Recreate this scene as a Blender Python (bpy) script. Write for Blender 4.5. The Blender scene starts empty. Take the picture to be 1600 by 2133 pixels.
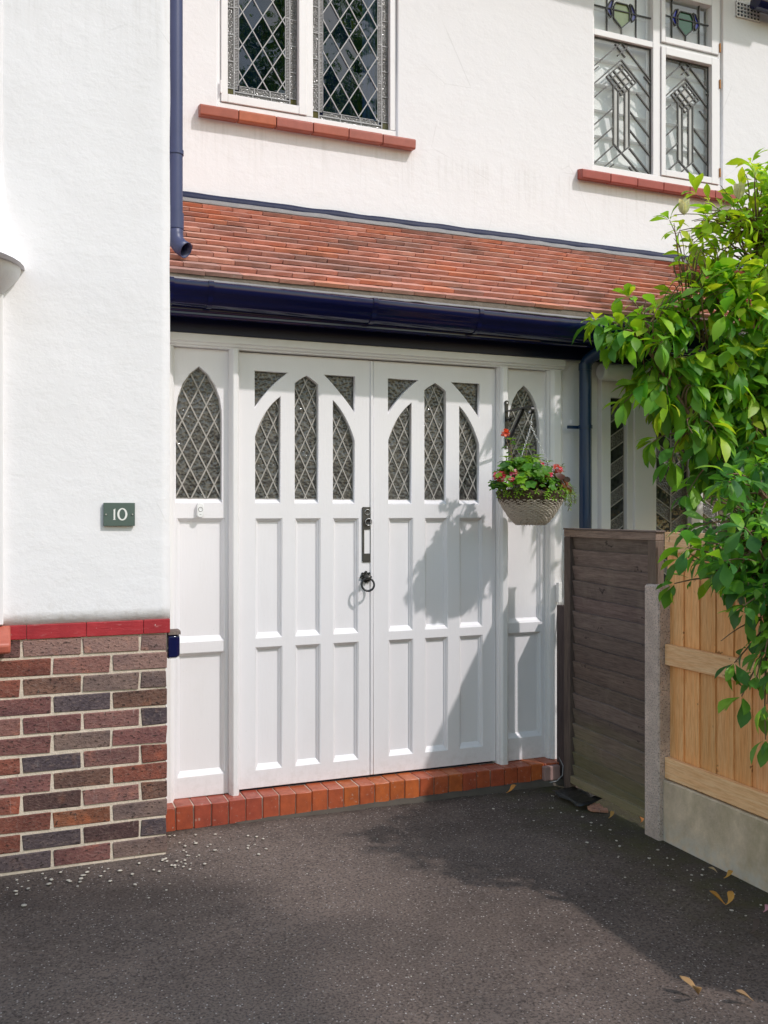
import bpy, bmesh, math, random
from mathutils import Vector, Matrix, noise
R = math.radians
rnd = random.Random(7)
SC = bpy.context.scene
COL = SC.collection

# ---------------------------------------------------------------- camera
PHI = R(21.96)
CC, SS = math.cos(PHI), math.sin(PHI)
EYE = 1.40
FPX = 1935.0                      # focal length in pixels of a 1600 px wide frame
cam_d = bpy.data.cameras.new('camera')
cam_d.sensor_fit = 'HORIZONTAL'
cam_d.sensor_width = 36.0
cam_d.lens = FPX / 1600.0 * 36.0
cam_d.clip_start = 0.05
cam_d.clip_end = 500
cam = bpy.data.objects.new('camera', cam_d)
COL.objects.link(cam)
cam.location = (0, 0, EYE)
cam.rotation_euler = (R(90), 0, -PHI)
SC.camera = cam

# ---------------------------------------------------------------- sky, sun, exposure
SUN = Vector((0.70, -1.0, 1.25)).normalized()          # towards the sun
elev = math.asin(SUN.z)
azim = math.atan2(SUN.x, SUN.y)                         # clockwise from +Y
W = bpy.data.worlds.new('World')
SC.world = W
W.use_nodes = True
wn = W.node_tree
wn.nodes.clear()
sky = wn.nodes.new('ShaderNodeTexSky')
sky.sky_type = 'NISHITA'
sky.sun_disc = False
sky.sun_elevation = elev
sky.sun_rotation = azim
sky.air_density = 2.2
sky.dust_density = 1.2
sky.ozone_density = 2.6
bg = wn.nodes.new('ShaderNodeBackground')
bg.inputs['Strength'].default_value = 0.15
wo = wn.nodes.new('ShaderNodeOutputWorld')
wn.links.new(sky.outputs[0], bg.inputs['Color'])
wn.links.new(bg.outputs[0], wo.inputs['Surface'])
sun_d = bpy.data.lights.new('sun', 'SUN')
sun_d.energy = 2.0
sun_d.angle = R(1.2)
sun_d.color = (1.0, 0.945, 0.925)
sun = bpy.data.objects.new('sun', sun_d)
COL.objects.link(sun)
sun.location = SUN * 20
sun.rotation_euler = SUN.to_track_quat('Z', 'Y').to_euler()
SC.view_settings.view_transform = 'Standard'
SC.view_settings.look = 'None'
SC.view_settings.exposure = 0.28
SC.view_settings.gamma = 1.0
SC.view_settings.use_curve_mapping = False
SC.cycles.use_denoising = True
SC.cycles.max_bounces = 6
SC.cycles.transparent_max_bounces = 12

# ---------------------------------------------------------------- helpers
def at(px, py, d):
    """a point at depth d in front of the camera on the sight line of a photo pixel"""
    r = (px - 800) / FPX * d
    return Vector((r * CC + d * SS, d * CC - r * SS, EYE + (1066 - py) / FPX * d))

class MB:
    def __init__(s):
        s.v = []; s.f = []; s.c = None
    def add(s, vs, fs):
        b = len(s.v)
        s.v += [tuple(p) for p in vs]
        s.f += [tuple(b + i for i in f) for f in fs]
        return s
    def box(s, x0, x1, y0, y1, z0, z1):
        return s.add([(x0,y0,z0),(x1,y0,z0),(x1,y1,z0),(x0,y1,z0),(x0,y0,z1),(x1,y0,z1),(x1,y1,z1),(x0,y1,z1)],
                     [(0,1,5,4),(1,2,6,5),(2,3,7,6),(3,0,4,7),(4,5,6,7),(3,2,1,0)])
    def prism(s, poly, y0, y1):
        n = len(poly)
        vs = [(x, y0, z) for x, z in poly] + [(x, y1, z) for x, z in poly]
        fs = [tuple(range(n)), tuple(range(2*n-1, n-1, -1))]
        fs += [(i, (i+1) % n, n + (i+1) % n, n + i) for i in range(n)]
        return s.add(vs, fs)
    def extrude_x(s, prof, x0, x1, closed=True, dz=0.0):
        n = len(prof)
        vs = [(x0, y, z) for y, z in prof] + [(x1, y, z + dz) for y, z in prof]
        m = n if closed else n - 1
        fs = [(i, (i+1) % n, n + (i+1) % n, n + i) for i in range(m)]
        if closed:
            fs += [tuple(range(n)), tuple(range(2*n-1, n-1, -1))]
        return s.add(vs, fs)
    def extrude_z(s, prof, z0, z1):
        n = len(prof)
        vs = [(x, y, z0) for x, y in prof] + [(x, y, z1) for x, y in prof]
        fs = [(i, (i+1) % n, n + (i+1) % n, n + i) for i in range(n)]
        fs += [tuple(range(n)), tuple(range(2*n-1, n-1, -1))]
        return s.add(vs, fs)
    def tube(s, path, r, n=8, caps=True):
        path = [Vector(p) for p in path]
        rs = r if isinstance(r, (list, tuple)) else [r] * len(path)
        rings = []
        t0 = (path[1] - path[0]).normalized()
        up = Vector((0,0,1)) if abs(t0.z) < 0.9 else Vector((1,0,0))
        nrm = t0.cross(up).normalized()
        for i, p in enumerate(path):
            a = path[max(0, i-1)]; b = path[min(len(path)-1, i+1)]
            t = (b - a).normalized()
            nrm = (nrm - t * nrm.dot(t))
            nrm = nrm.normalized() if nrm.length > 1e-6 else t.orthogonal().normalized()
            bn = t.cross(nrm)
            rings.append([p + (nrm * math.cos(2*math.pi*k/n) + bn * math.sin(2*math.pi*k/n)) * rs[i] for k in range(n)])
        return s.loft(rings, caps)
    def loft(s, rings, caps=True, closed=True):
        n = len(rings[0])
        vs = [p for r_ in rings for p in r_]
        fs = []
        for i in range(len(rings) - 1):
            for k in range(n if closed else n - 1):
                fs.append((i*n + k, i*n + (k+1) % n, (i+1)*n + (k+1) % n, (i+1)*n + k))
        if caps:
            fs.append(tuple(range(n-1, -1, -1)))
            fs.append(tuple((len(rings)-1)*n + k for k in range(n)))
        return s.add(vs, fs)
    def torus(s, c, ax, R0, r0, n=20, m=6, sx=1.0, sy=1.0, up=(0,0,1)):
        ax = Vector(ax).normalized()
        u = Vector(up); u = (u - ax*u.dot(ax)).normalized(); w = ax.cross(u)
        c = Vector(c); rings = []
        for i in range(n):
            a = 2*math.pi*i/n
            rad = (u*math.cos(a)*sy + w*math.sin(a)*sx)
            p = c + rad*R0
            rd = rad.normalized()
            rings.append([p + (rd*math.cos(2*math.pi*k/m) + ax*math.sin(2*math.pi*k/m))*r0 for k in range(m)])
        rings.append(rings[0])
        return s.loft(rings, caps=False)
    def lathe(s, prof, c, n=20, caps=True):
        c = Vector(c)
        rings = [[c + Vector((r*math.cos(2*math.pi*k/n), r*math.sin(2*math.pi*k/n), z)) for k in range(n)] for r, z in prof]
        return s.loft(rings, caps)
    def mesh(s, name, recalc=True):
        me = bpy.data.meshes.new(name)
        me.from_pydata(s.v, [], s.f)
        if recalc:
            bm = bmesh.new(); bm.from_mesh(me)
            bmesh.ops.recalc_face_normals(bm, faces=bm.faces)
            bm.to_mesh(me); bm.free()
        me.update()
        return me
    def build(s, name, mat, parent=None, smooth=False, bevel=0.0, recalc=True):
        return obj(name, s.mesh(name, recalc), mat, parent, smooth, bevel)

def wloc(o):
    p = Vector((0,0,0))
    while o is not None:
        p += o.location; o = o.parent
    return p

def obj(name, me, mat, parent=None, smooth=False, bevel=0.0, loc=None):
    """one mesh object; a mesh in world coordinates unless loc (world) is given"""
    o = bpy.data.objects.new(name, me)
    COL.objects.link(o)
    if mat is not None and len(me.materials) == 0:
        me.materials.append(mat)
    if smooth:
        me.polygons.foreach_set('use_smooth', [True]*len(me.polygons))
        if smooth != 'all':
            me.set_sharp_from_angle(angle=R(40))
    if bevel:
        b = o.modifiers.new('edge', 'BEVEL'); b.width = bevel; b.segments = 2; b.limit_method = 'ANGLE'; b.angle_limit = R(40)
    w = Vector((0,0,0)) if loc is None else Vector(loc)
    if parent is not None:
        o.parent = parent
        o.location = w - wloc(parent)
    else:
        o.location = w
    return o

def thing(name, label, cat, loc=(0,0,0), group=None):
    o = bpy.data.objects.new(name, None)
    COL.objects.link(o)
    o.location = loc
    o.empty_display_size = 0.1
    return tag(o, label, cat, group)

def tag(o, label=None, cat=None, group=None, kind=None):
    if label: o['label'] = label
    if cat: o['category'] = cat
    if group: o['group'] = group
    if kind: o['kind'] = kind
    return o

def plate_mesh(name, outer, holes, y0, y1, bevel=0.0):
    """a board in the XZ plane with openings, front at y0, back at y1"""
    cu = bpy.data.curves.new(name, 'CURVE')
    cu.dimensions = '2D'; cu.fill_mode = 'BOTH'
    for lp in [outer] + holes:
        sp = cu.splines.new('POLY')
        sp.points.add(len(lp) - 1)
        for p, (x, z) in zip(sp.points, lp):
            p.co = (x, z, 0, 1)
        sp.use_cyclic_u = True
    cu.extrude = abs(y1 - y0)/2 - bevel
    if bevel:
        cu.bevel_depth = bevel; cu.bevel_resolution = 1; cu.offset = -bevel
    tmp = bpy.data.objects.new(name, cu)
    COL.objects.link(tmp)
    dg = bpy.context.evaluated_depsgraph_get()
    me = bpy.data.meshes.new_from_object(tmp.evaluated_get(dg))
    bpy.data.objects.remove(tmp)
    ym = (y0 + y1)/2
    for v in me.vertices:
        x, z, d = v.co
        v.co = (x, ym - d, z)
    me.materials.clear()
    me.update()
    return me

def rect(x0, x1, z0, z1):
    return [(x0,z0),(x1,z0),(x1,z1),(x0,z1)]

def arc(p, m, q, n=8):
    """points of the quadratic curve p..q that passes through m half way (p and q included)"""
    c = (2*m[0] - (p[0]+q[0])/2, 2*m[1] - (p[1]+q[1])/2)
    out = []
    for i in range(n+1):
        t = i/n
        out.append(((1-t)**2*p[0] + 2*t*(1-t)*c[0] + t*t*q[0], (1-t)**2*p[1] + 2*t*(1-t)*c[1] + t*t*q[1]))
    return out

def area(p):
    return sum(p[i][0]*p[(i+1) % len(p)][1] - p[(i+1) % len(p)][0]*p[i][1] for i in range(len(p)))/2

def ccw(p):
    return p if area(p) > 0 else p[::-1]

def clip(poly, cl):
    """Sutherland-Hodgman: poly inside the convex polygon cl"""
    cl = ccw(cl); out = list(poly)
    for i in range(len(cl)):
        a, b = cl[i], cl[(i+1) % len(cl)]
        inp, out = out, []
        def side(p): return (b[0]-a[0])*(p[1]-a[1]) - (b[1]-a[1])*(p[0]-a[0])
        for k in range(len(inp)):
            p, q = inp[k], inp[(k+1) % len(inp)]
            sp, sq = side(p), side(q)
            if sp >= 0: out.append(p)
            if (sp > 0 and sq < 0) or (sp < 0 and sq > 0):
                t = sp/(sp - sq)
                out.append((p[0] + (q[0]-p[0])*t, p[1] + (q[1]-p[1])*t))
        if not out: return []
    res = []
    for p in out:
        if not res or (abs(p[0]-res[-1][0]) + abs(p[1]-res[-1][1])) > 1e-5: res.append(p)
    if len(res) > 2 and (abs(res[0][0]-res[-1][0]) + abs(res[0][1]-res[-1][1])) < 1e-5: res.pop()
    return res if len(res) > 2 and abs(area(res)) > 1e-5 else []

def strip(p, q, w):
    dx, dz = q[0]-p[0], q[1]-p[1]
    l = math.hypot(dx, dz); nx, nz = -dz/l*w/2, dx/l*w/2
    return [(p[0]+nx,p[1]+nz),(p[0]-nx,p[1]-nz),(q[0]-nx,q[1]-nz),(q[0]+nx,q[1]+nz)]

def pane(poly, y, mat, parent, tilt=0.012, name='pane', col=None, thick=0.004):
    n = len(poly)
    cx = sum(p[0] for p in poly)/n; cz = sum(p[1] for p in poly)/n
    tx, tz = rnd.uniform(-tilt, tilt), rnd.uniform(-tilt, tilt)
    m = MB()
    vs = [(x, y + (x-cx)*tx + (z-cz)*tz, z) for x, z in poly]
    vs += [(x, yy + thick, z) for x, yy, z in vs]
    m.add(vs, [tuple(range(n)), tuple(range(2*n-1, n-1, -1))] + [(i, (i+1) % n, n+(i+1) % n, n+i) for i in range(n)])
    o = m.build(name, mat, parent)
    if col: o.color = col
    return o

def lattice(outline, w, h, x0, z0, y, gmat, lmat, parent, lw=0.0065):
    """diamond panes with lead cames inside a convex outline"""
    xs = [p[0] for p in outline]; zs = [p[1] for p in outline]
    a = lw*0.35
    i0 = int((min(xs)-x0)/(w/2)) - 2; i1 = int((max(xs)-x0)/(w/2)) + 3
    j0 = int((min(zs)-z0)/(h/2)) - 2; j1 = int((max(zs)-z0)/(h/2)) + 3
    for i in range(i0, i1):
        for j in range(j0, j1):
            if (i + j) % 2: continue
            cx, cz = x0 + i*w/2, z0 + j*h/2
            kx = 1 - 2*a/w; kz = 1 - 2*a/h
            p = clip([(cx-w/2*kx,cz),(cx,cz-h/2*kz),(cx+w/2*kx,cz),(cx,cz+h/2*kz)], outline)
            if p: pane(p, y, gmat, parent, 0.055)
    m = MB()
    for fam, sl in ((0, h/w), (1, -h/w)):
        cs = [z - sl*x for x, z in outline]
        base = z0 + h/2 - sl*x0
        k0 = int((min(cs) - base)/h) - 2; k1 = int((max(cs) - base)/h) + 3
        for k in range(k0, k1):
            c = base + k*h
            xa, xb = min(xs) - 0.05, max(xs) + 0.05
            p = clip(ccw(strip((xa, sl*xa + c), (xb, sl*xb + c), lw)), outline)
            if p: m.prism(p, y - 0.0035 - fam*0.0008, y + 0.002)
    # the edge came
    n = len(outline)
    o2 = ccw(outline)
    for i in range(n):
        p = clip(ccw(strip(o2[i], o2[(i+1) % n], lw*1.3)), o2)
        if p: m.prism(p, y - 0.0025, y + 0.002)
    m.build('lead_came', lmat, parent)

# ---------------------------------------------------------------- materials
class Mat:
    def __init__(s, name, rough=0.6, spec=0.5):
        s.m = bpy.data.materials.new(name); s.m.use_nodes = True
        s.t = s.m.node_tree; s.N = s.t.nodes; s.L = s.t.links
        s.b = s.N['Principled BSDF']; s.out = s.N['Material Output']
        s.b.inputs['Roughness'].default_value = rough
        s.b.inputs['Specular IOR Level'].default_value = spec
        s._tc = None
    def inp(s, node, key, v):
        if hasattr(v, 'is_output'): s.L.new(v, node.inputs[key])
        else: node.inputs[key].default_value = v
    def coord(s, scale=(1,1,1), rot=(0,0,0), rand=False):
        tc = s.N.new('ShaderNodeTexCoord')
        mp = s.N.new('ShaderNodeMapping')
        mp.inputs['Scale'].default_value = scale; mp.inputs['Rotation'].default_value = rot
        s.L.new(tc.outputs['Object'], mp.inputs['Vector'])
        if rand:
            oi = s.N.new('ShaderNodeObjectInfo')
            ml = s.math('MULTIPLY', oi.outputs['Random'], 37.0)
            cx = s.N.new('ShaderNodeCombineXYZ')
            for k in range(3): s.L.new(ml, cx.inputs[k])
            s.L.new(cx.outputs[0], mp.inputs['Location'])
        return mp.outputs[0]
    def noise(s, vec, scale, detail=4, rough=0.55, out='Fac', dist=0.0):
        n = s.N.new('ShaderNodeTexNoise')
        n.inputs['Scale'].default_value = scale; n.inputs['Detail'].default_value = detail
        n.inputs['Roughness'].default_value = rough; n.inputs['Distortion'].default_value = dist
        s.L.new(vec, n.inputs['Vector'])
        return n.outputs[out]
    def voro(s, vec, scale, feature='F1', out='Distance', rand=1.0):
        n = s.N.new('ShaderNodeTexVoronoi'); n.feature = feature
        n.inputs['Scale'].default_value = scale
        n.inputs['Randomness'].default_value = rand
        s.L.new(vec, n.inputs['Vector'])
        return n.outputs[out]
    def ramp(s, fac, stops, interp='LINEAR'):
        n = s.N.new('ShaderNodeValToRGB'); n.color_ramp.interpolation = interp
        e = n.color_ramp.elements
        while len(e) > 1: e.remove(e[-1])
        e[0].position = stops[0][0]; e[0].color = (*stops[0][1], 1) if len(stops[0][1]) == 3 else stops[0][1]
        for p, c in stops[1:]:
            k = e.new(p); k.color = (*c, 1)
        s.L.new(fac, n.inputs[0])
        return n.outputs[0]
    def g(s, fac, a, b):
        """map a..b to 0..1, clamped"""
        n = s.N.new('ShaderNodeMapRange')
        n.inputs['From Min'].default_value = a; n.inputs['From Max'].default_value = b
        s.L.new(fac, n.inputs['Value'])
        return n.outputs[0]
    def math(s, op, a, b=None, clampv=False):
        n = s.N.new('ShaderNodeMath'); n.operation = op; n.use_clamp = clampv
        for k, v in ((0, a), (1, b)):
            if v is None: continue
            if hasattr(v, 'is_output'): s.L.new(v, n.inputs[k])
            else: n.inputs[k].default_value = v
        return n.outputs[0]
    def mix(s, fac, a, b, mode='MIX'):
        n = s.N.new('ShaderNodeMix'); n.data_type = 'RGBA'; n.blend_type = mode
        for k, v in ((0, fac), (6, a), (7, b)):
            if hasattr(v, 'is_output'): s.L.new(v, n.inputs[k])
            else: n.inputs[k].default_value = v if k == 0 else ((*v, 1) if len(v) == 3 else v)
        return n.outputs[2]
    def bump(s, h, strength=0.3, dist=0.01, prev=None):
        n = s.N.new('ShaderNodeBump')
        n.inputs['Strength'].default_value = strength; n.inputs['Distance'].default_value = dist
        s.L.new(h, n.inputs['Height'])
        if prev is not None: s.L.new(prev, n.inputs['Normal'])
        return n.outputs[0]
    def xyz(s, vec):
        n = s.N.new('ShaderNodeSeparateXYZ'); s.L.new(vec, n.inputs[0]); return n.outputs
    def ocol(s):
        return s.N.new('ShaderNodeObjectInfo').outputs['Color']
    def orand(s):
        return s.N.new('ShaderNodeObjectInfo').outputs['Random']
    def fin(s, col=None, nrm=None, rough=None, metal=None):
        if col is not None: s.inp(s.b, 'Base Color', (*col, 1) if isinstance(col, tuple) and len(col) == 3 else col)
        if nrm is not None: s.L.new(nrm, s.b.inputs['Normal'])
        if rough is not None: s.inp(s.b, 'Roughness', rough)
        if metal is not None: s.b.inputs['Metallic'].default_value = metal
        return s.m

def make_render():
    m = Mat('white_render', 0.85, 0.3)
    c = m.coord()
    big = m.noise(c, 2.2, 3, 0.5); mid = m.noise(m.coord((1, 1, 1.4)), 8, 5, 0.66); fine = m.noise(c, 70, 3, 0.6)
    dirt = m.g(m.noise(m.coord((3, 3, 0.6)), 2.2, 5, 0.6), 0.55, 0.9)
    col = m.mix(m.math('MULTIPLY', dirt, 0.25), (0.83, 0.812, 0.828), (0.70, 0.675, 0.665))
    col = m.mix(m.math('MULTIPLY', m.g(fine, 0.5, 0.8), 0.10), col, (0.72, 0.71, 0.70))
    px_ = m.xyz(c)
    strk = m.noise(m.coord((16, 16, 0.7)), 3.2, 4, 0.6)
    under = m.math('MULTIPLY', m.g(px_[2], 3.10, 3.52), m.g(px_[2], 3.56, 3.53))
    col = m.mix(m.math('MULTIPLY', m.math('MULTIPLY', m.g(strk, 0.50, 0.72), under), 0.20), col, (0.46, 0.43, 0.39))
    foot = m.math('MULTIPLY', m.g(m.math('ADD', px_[2], m.math('MULTIPLY', strk, 0.12)), 1.12, 1.0), m.g(m.noise(c, 30, 4, 0.7), 0.45, 0.65))
    col = m.mix(m.math('MULTIPLY', foot, 0.30), col, (0.42, 0.37, 0.31))
    b = m.bump(big, 0.16, 0.03)
    b = m.bump(m.g(mid, 0.42, 0.80), 0.17, 0.010, b)
    b = m.bump(fine, 0.22, 0.0026, b)
    ck = m.math('MULTIPLY', m.g(m.voro(m.coord((1, 1, 1)), 1.7, 'DISTANCE_TO_EDGE'), 0.004, 0.0), m.g(m.noise(c, 1.9, 2), 0.56, 0.62))
    col = m.mix(m.math('MULTIPLY', ck, 0.22), col, (0.35, 0.33, 0.31))
    return m.fin(col, b)
def make_paint(name, base, dirt, rough=0.38, db=0.25):
    m = Mat(name, rough)
    c = m.coord(); s2 = m.coord((9, 9, 1.2))
    br = m.noise(s2, 12, 3, 0.6); st = m.noise(m.coord((1, 1, 0.5)), 7, 5, 0.65)
    col = m.mix(m.math('MULTIPLY', m.g(st, 0.52, 0.85), db), base, dirt)
    z = m.xyz(c)[2]
    spl = m.math('MULTIPLY', m.g(m.math('ADD', z, m.math('MULTIPLY', m.noise(m.coord((3, 3, 1)), 9, 4, 0.7), 0.25)), 0.36, 0.16), m.g(m.noise(c, 38, 4, 0.7), 0.42, 0.62))
    col = m.mix(m.math('MULTIPLY', spl, 0.30), col, (0.40, 0.36, 0.31))
    col = m.mix(m.math('MULTIPLY', m.g(m.noise(c, 130, 2), 0.74, 0.78), 0.35), col, (0.42, 0.38, 0.33))
    b = m.bump(br, 0.16, 0.003)
    b = m.bump(m.noise(c, 45, 3, 0.6), 0.10, 0.0015, b)
    return m.fin(col, b, m.g(m.noise(c, 20, 3), -0.4, 1.8))
def make_plain(name, col, rough=0.5, metal=0.0, bs=40, bst=0.15, bd=0.002, var=0.25, spec=0.5):
    m = Mat(name, rough, spec)
    c = m.coord()
    dk = tuple(x*0.6 for x in col)
    cc = m.mix(m.math('MULTIPLY', m.g(m.noise(c, bs*0.4, 5, 0.6), 0.4, 0.8), var), col, dk)
    return m.fin(cc, m.bump(m.noise(c, bs, 4, 0.6), bst, bd), None, metal)
def make_brick():
    m = Mat('facing_brick', 0.9, 0.22)
    c = m.coord(rand=True)
    n0 = m.noise(m.coord((0.6, 1, 1.2), rand=True), 7, 4, 0.65); n1 = m.noise(c, 20, 4, 0.65)
    n2 = m.noise(m.coord((0.8, 1, 1.3), rand=True), 75, 5, 0.75); pit = m.noise(m.coord((0.7, 1, 1.1), rand=True), 110, 2, 0.5)
    oc = m.ocol()
    col = m.mix(m.math('MULTIPLY', m.g(n0, 0.40, 0.62), 0.8), oc, m.mix(1.0, oc, (0.55, 0.58, 0.68), 'MULTIPLY'))
    col = m.mix(m.math('MULTIPLY', m.g(m.noise(c, 9, 3, 0.6), 0.58, 0.72), 0.65), col, m.mix(1.0, oc, (1.7, 1.35, 1.05), 'MULTIPLY'))
    col = m.mix(m.math('MULTIPLY', m.g(n2, 0.50, 0.72), 0.4), col, (0.34, 0.25, 0.21))
    col = m.mix(m.math('MULTIPLY', m.g(n2, 0.46, 0.30), 0.55), col, (0.055, 0.035, 0.032))
    col = m.mix(m.math('MULTIPLY', m.g(pit, 0.60, 0.68), 0.8), col, (0.028, 0.020, 0.018))
    w = m.g(m.noise(m.coord((7, 1, 0.9), rand=True), 8, 3), 0.66, 0.80)
    col = m.mix(m.math('MULTIPLY', w, 0.35), col, (0.6, 0.56, 0.52))
    b = m.bump(n2, 0.8, 0.006); b = m.bump(pit, 0.8, 0.004, b); b = m.bump(n1, 0.4, 0.006, b)
    return m.fin(col, b)
def make_mortar():
    m = Mat('mortar', 0.95, 0.2)
    c = m.coord(); n = m.noise(c, 60, 4, 0.65); n2 = m.noise(c, 8, 3)
    col = m.mix(n2, (0.54, 0.45, 0.36), (0.74, 0.63, 0.52))
    col = m.mix(m.g(n, 0.62, 0.75), col, (0.30, 0.25, 0.21))
    return m.fin(col, m.bump(n, 0.9, 0.006))
def make_quarry():
    m = Mat('glazed_quarry_brick', 0.42, 0.45)
    c = m.coord(rand=True); n = m.noise(c, 22, 4, 0.6)
    col = m.mix(m.g(n, 0.35, 0.8), m.ocol(), m.mix(1.0, m.ocol(), (0.62, 0.55, 0.55), 'MULTIPLY'))
    col = m.mix(m.math('MULTIPLY', m.g(m.noise(c, 60, 3), 0.63, 0.75), 0.5), col, (0.5, 0.42, 0.36))
    return m.fin(col, m.bump(m.noise(c, 80, 3), 0.2, 0.0015), m.g(n, -0.2, 1.5))
def make_tile():
    m = Mat('clay_roof_tile', 0.85, 0.25)
    c = m.coord(rand=True); oc = m.ocol()
    n = m.noise(c, 12, 5, 0.65); f = m.noise(c, 90, 3, 0.6)
    col = m.mix(m.math('MULTIPLY', m.g(n, 0.42, 0.76), 0.6), oc, m.mix(1.0, oc, (0.58, 0.62, 0.68), 'MULTIPLY'))
    col = m.mix(m.math('MULTIPLY', m.g(f, 0.6, 0.75), 0.22), col, (0.14, 0.09, 0.08))
    col = m.mix(m.math('MULTIPLY', m.g(m.noise(c, 33, 2), 0.70, 0.76), 0.5), col, (0.52, 0.47, 0.40))
    return m.fin(col, m.bump(f, 0.4, 0.003))
def make_obscure(name, base, sc, strength, rough=0.12):
    m = Mat(name, rough, 0.6)
    c = m.coord(rand=True)
    v = m.voro(c, sc, 'SMOOTH_F1'); n = m.noise(c, sc*0.6, 3, 0.6)
    h = m.math('ADD', v, m.math('MULTIPLY', n, 0.8))
    b = m.bump(h, strength, 0.006)
    d = tuple(x*0.45 for x in base)
    col = m.mix(m.g(m.noise(m.coord((1,1,1)), 3.0, 2), 0.35, 0.7), base, d)
    col = m.mix(m.math('MULTIPLY', m.g(v, 0.25, 0.6), 0.5), col, tuple(min(1, x*2.2) for x in base))
    return m.fin(col, b)
def make_clear(name, tint=(1,1,1), wav=0.05, sc=6):
    m = Mat(name, 0.02)
    N, L = m.N, m.L
    tr = N.new('ShaderNodeBsdfTransparent'); tr.inputs[0].default_value = (*tint, 1)
    gl = N.new('ShaderNodeBsdfGlossy'); gl.inputs['Roughness'].default_value = 0.015
    fr = N.new('ShaderNodeFresnel'); fr.inputs['IOR'].default_value = 1.52
    mx = N.new('ShaderNodeMixShader')
    b = m.bump(m.noise(m.coord(rand=True), sc, 2, 0.5), wav, 0.05)
    L.new(b, gl.inputs['Normal'])
    ge = N.new('ShaderNodeNewGeometry')
    L.new(m.math('MULTIPLY', m.math('MULTIPLY', fr.outputs[0], 1.9, True), m.math('SUBTRACT', 1.0, ge.outputs['Backfacing'])), mx.inputs[0]); L.new(tr.outputs[0], mx.inputs[1]); L.new(gl.outputs[0], mx.inputs[2])
    L.new(mx.outputs[0], m.out.inputs['Surface'])
    return m.m
def make_wood(name, axis, c1, c2, c3, rough=0.7, green=False, wear=None, spec=0.3):
    m = Mat(name, rough, spec)
    st = {'y': (7, 0.5, 7), 'z': (7, 7, 0.5)}[axis]
    c = m.coord(st, rand=True)
    g1 = m.noise(c, 5, 5, 0.6, dist=1.2); g2 = m.noise(c, 26, 4, 0.65)
    kv = m.coord({'y': (0, 3.4, 11), 'z': (0, 11, 3.4)}[axis], rand=True)
    kw = m.N.new('ShaderNodeVectorMath'); kw.operation = 'ADD'
    m.L.new(kv, kw.inputs[0]); m.L.new(m.noise(m.coord(rand=True), 25, 2, out='Color'), kw.inputs[1])
    kn = m.voro(kw.outputs[0], 1.0)
    col = m.mix(m.g(g1, 0.3, 0.7), c1, c2)
    col = m.mix(m.math('MULTIPLY', m.g(g2, 0.42, 0.70), 0.7), col, c3)
    k = m.math('SUBTRACT', 1.0, m.g(kn, 0.055, 0.125))
    col = m.mix(m.math('MULTIPLY', k, 0.9), col, tuple(x*0.42 for x in c3))
    col = m.mix(1.0, col, m.ocol(), 'MULTIPLY')
    if green:
        z = m.xyz(m.coord())[2]
        nz = m.noise(m.coord((1, 0.7, 1.6)), 4, 4, 0.6)
        gm = m.math('MULTIPLY', m.math('SUBTRACT', 1.0, m.g(m.math('ADD', z, m.math('MULTIPLY', nz, 0.55)), 0.34, 0.70)), 0.6)
        col = m.mix(gm, col, (0.22, 0.215, 0.095))
        wn_ = m.g(m.noise(m.coord((1, 2.0, 0.7)), 5, 4, 0.65), 0.55, 0.80)
        col = m.mix(m.math('MULTIPLY', wn_, 0.35), col, (0.34, 0.27, 0.22))
    return m.fin(col, m.bump(g2, 0.35, 0.003))
def make_concrete(name, base, pebble=False, moss=False):
    m = Mat(name, 0.92, 0.2)
    c = m.coord()
    n = m.noise(c, 9, 5, 0.65); f = m.noise(c, 120, 3, 0.6)
    col = m.mix(m.g(n, 0.3, 0.75), base, tuple(x*0.62 for x in base))
    b = m.bump(f, 0.4, 0.003)
    if pebble:
        v = m.voro(c, 130); pv = m.voro(c, 130, out='Color')
        col = m.mix(m.math('MULTIPLY', m.g(v, 0.55, 0.25), 0.8), col, m.mix(m.xyz(pv)[0], (0.55, 0.47, 0.42), (0.16, 0.12, 0.11)))
        b = m.bump(m.math('SUBTRACT', 1.0, v), 0.8, 0.004, b)
    if moss:
        z = m.xyz(c)[2]
        s = m.noise(m.coord((1, 1, 0.5)), 6, 5, 0.7)
        col = m.mix(m.math('MULTIPLY', m.g(s, 0.45, 0.75), 0.6), col, (0.26, 0.215, 0.105))
        low = m.math('MULTIPLY', m.g(m.math('ADD', z, m.math('MULTIPLY', s, 0.1)), 0.16, 0.05), m.g(m.noise(c, 25, 3), 0.35, 0.6))
        col = m.mix(m.math('MULTIPLY', low, 0.7), col, (0.60, 0.57, 0.52))
        b = m.bump(s, 0.3, 0.01, b)
    return m.fin(col, b)
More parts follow.
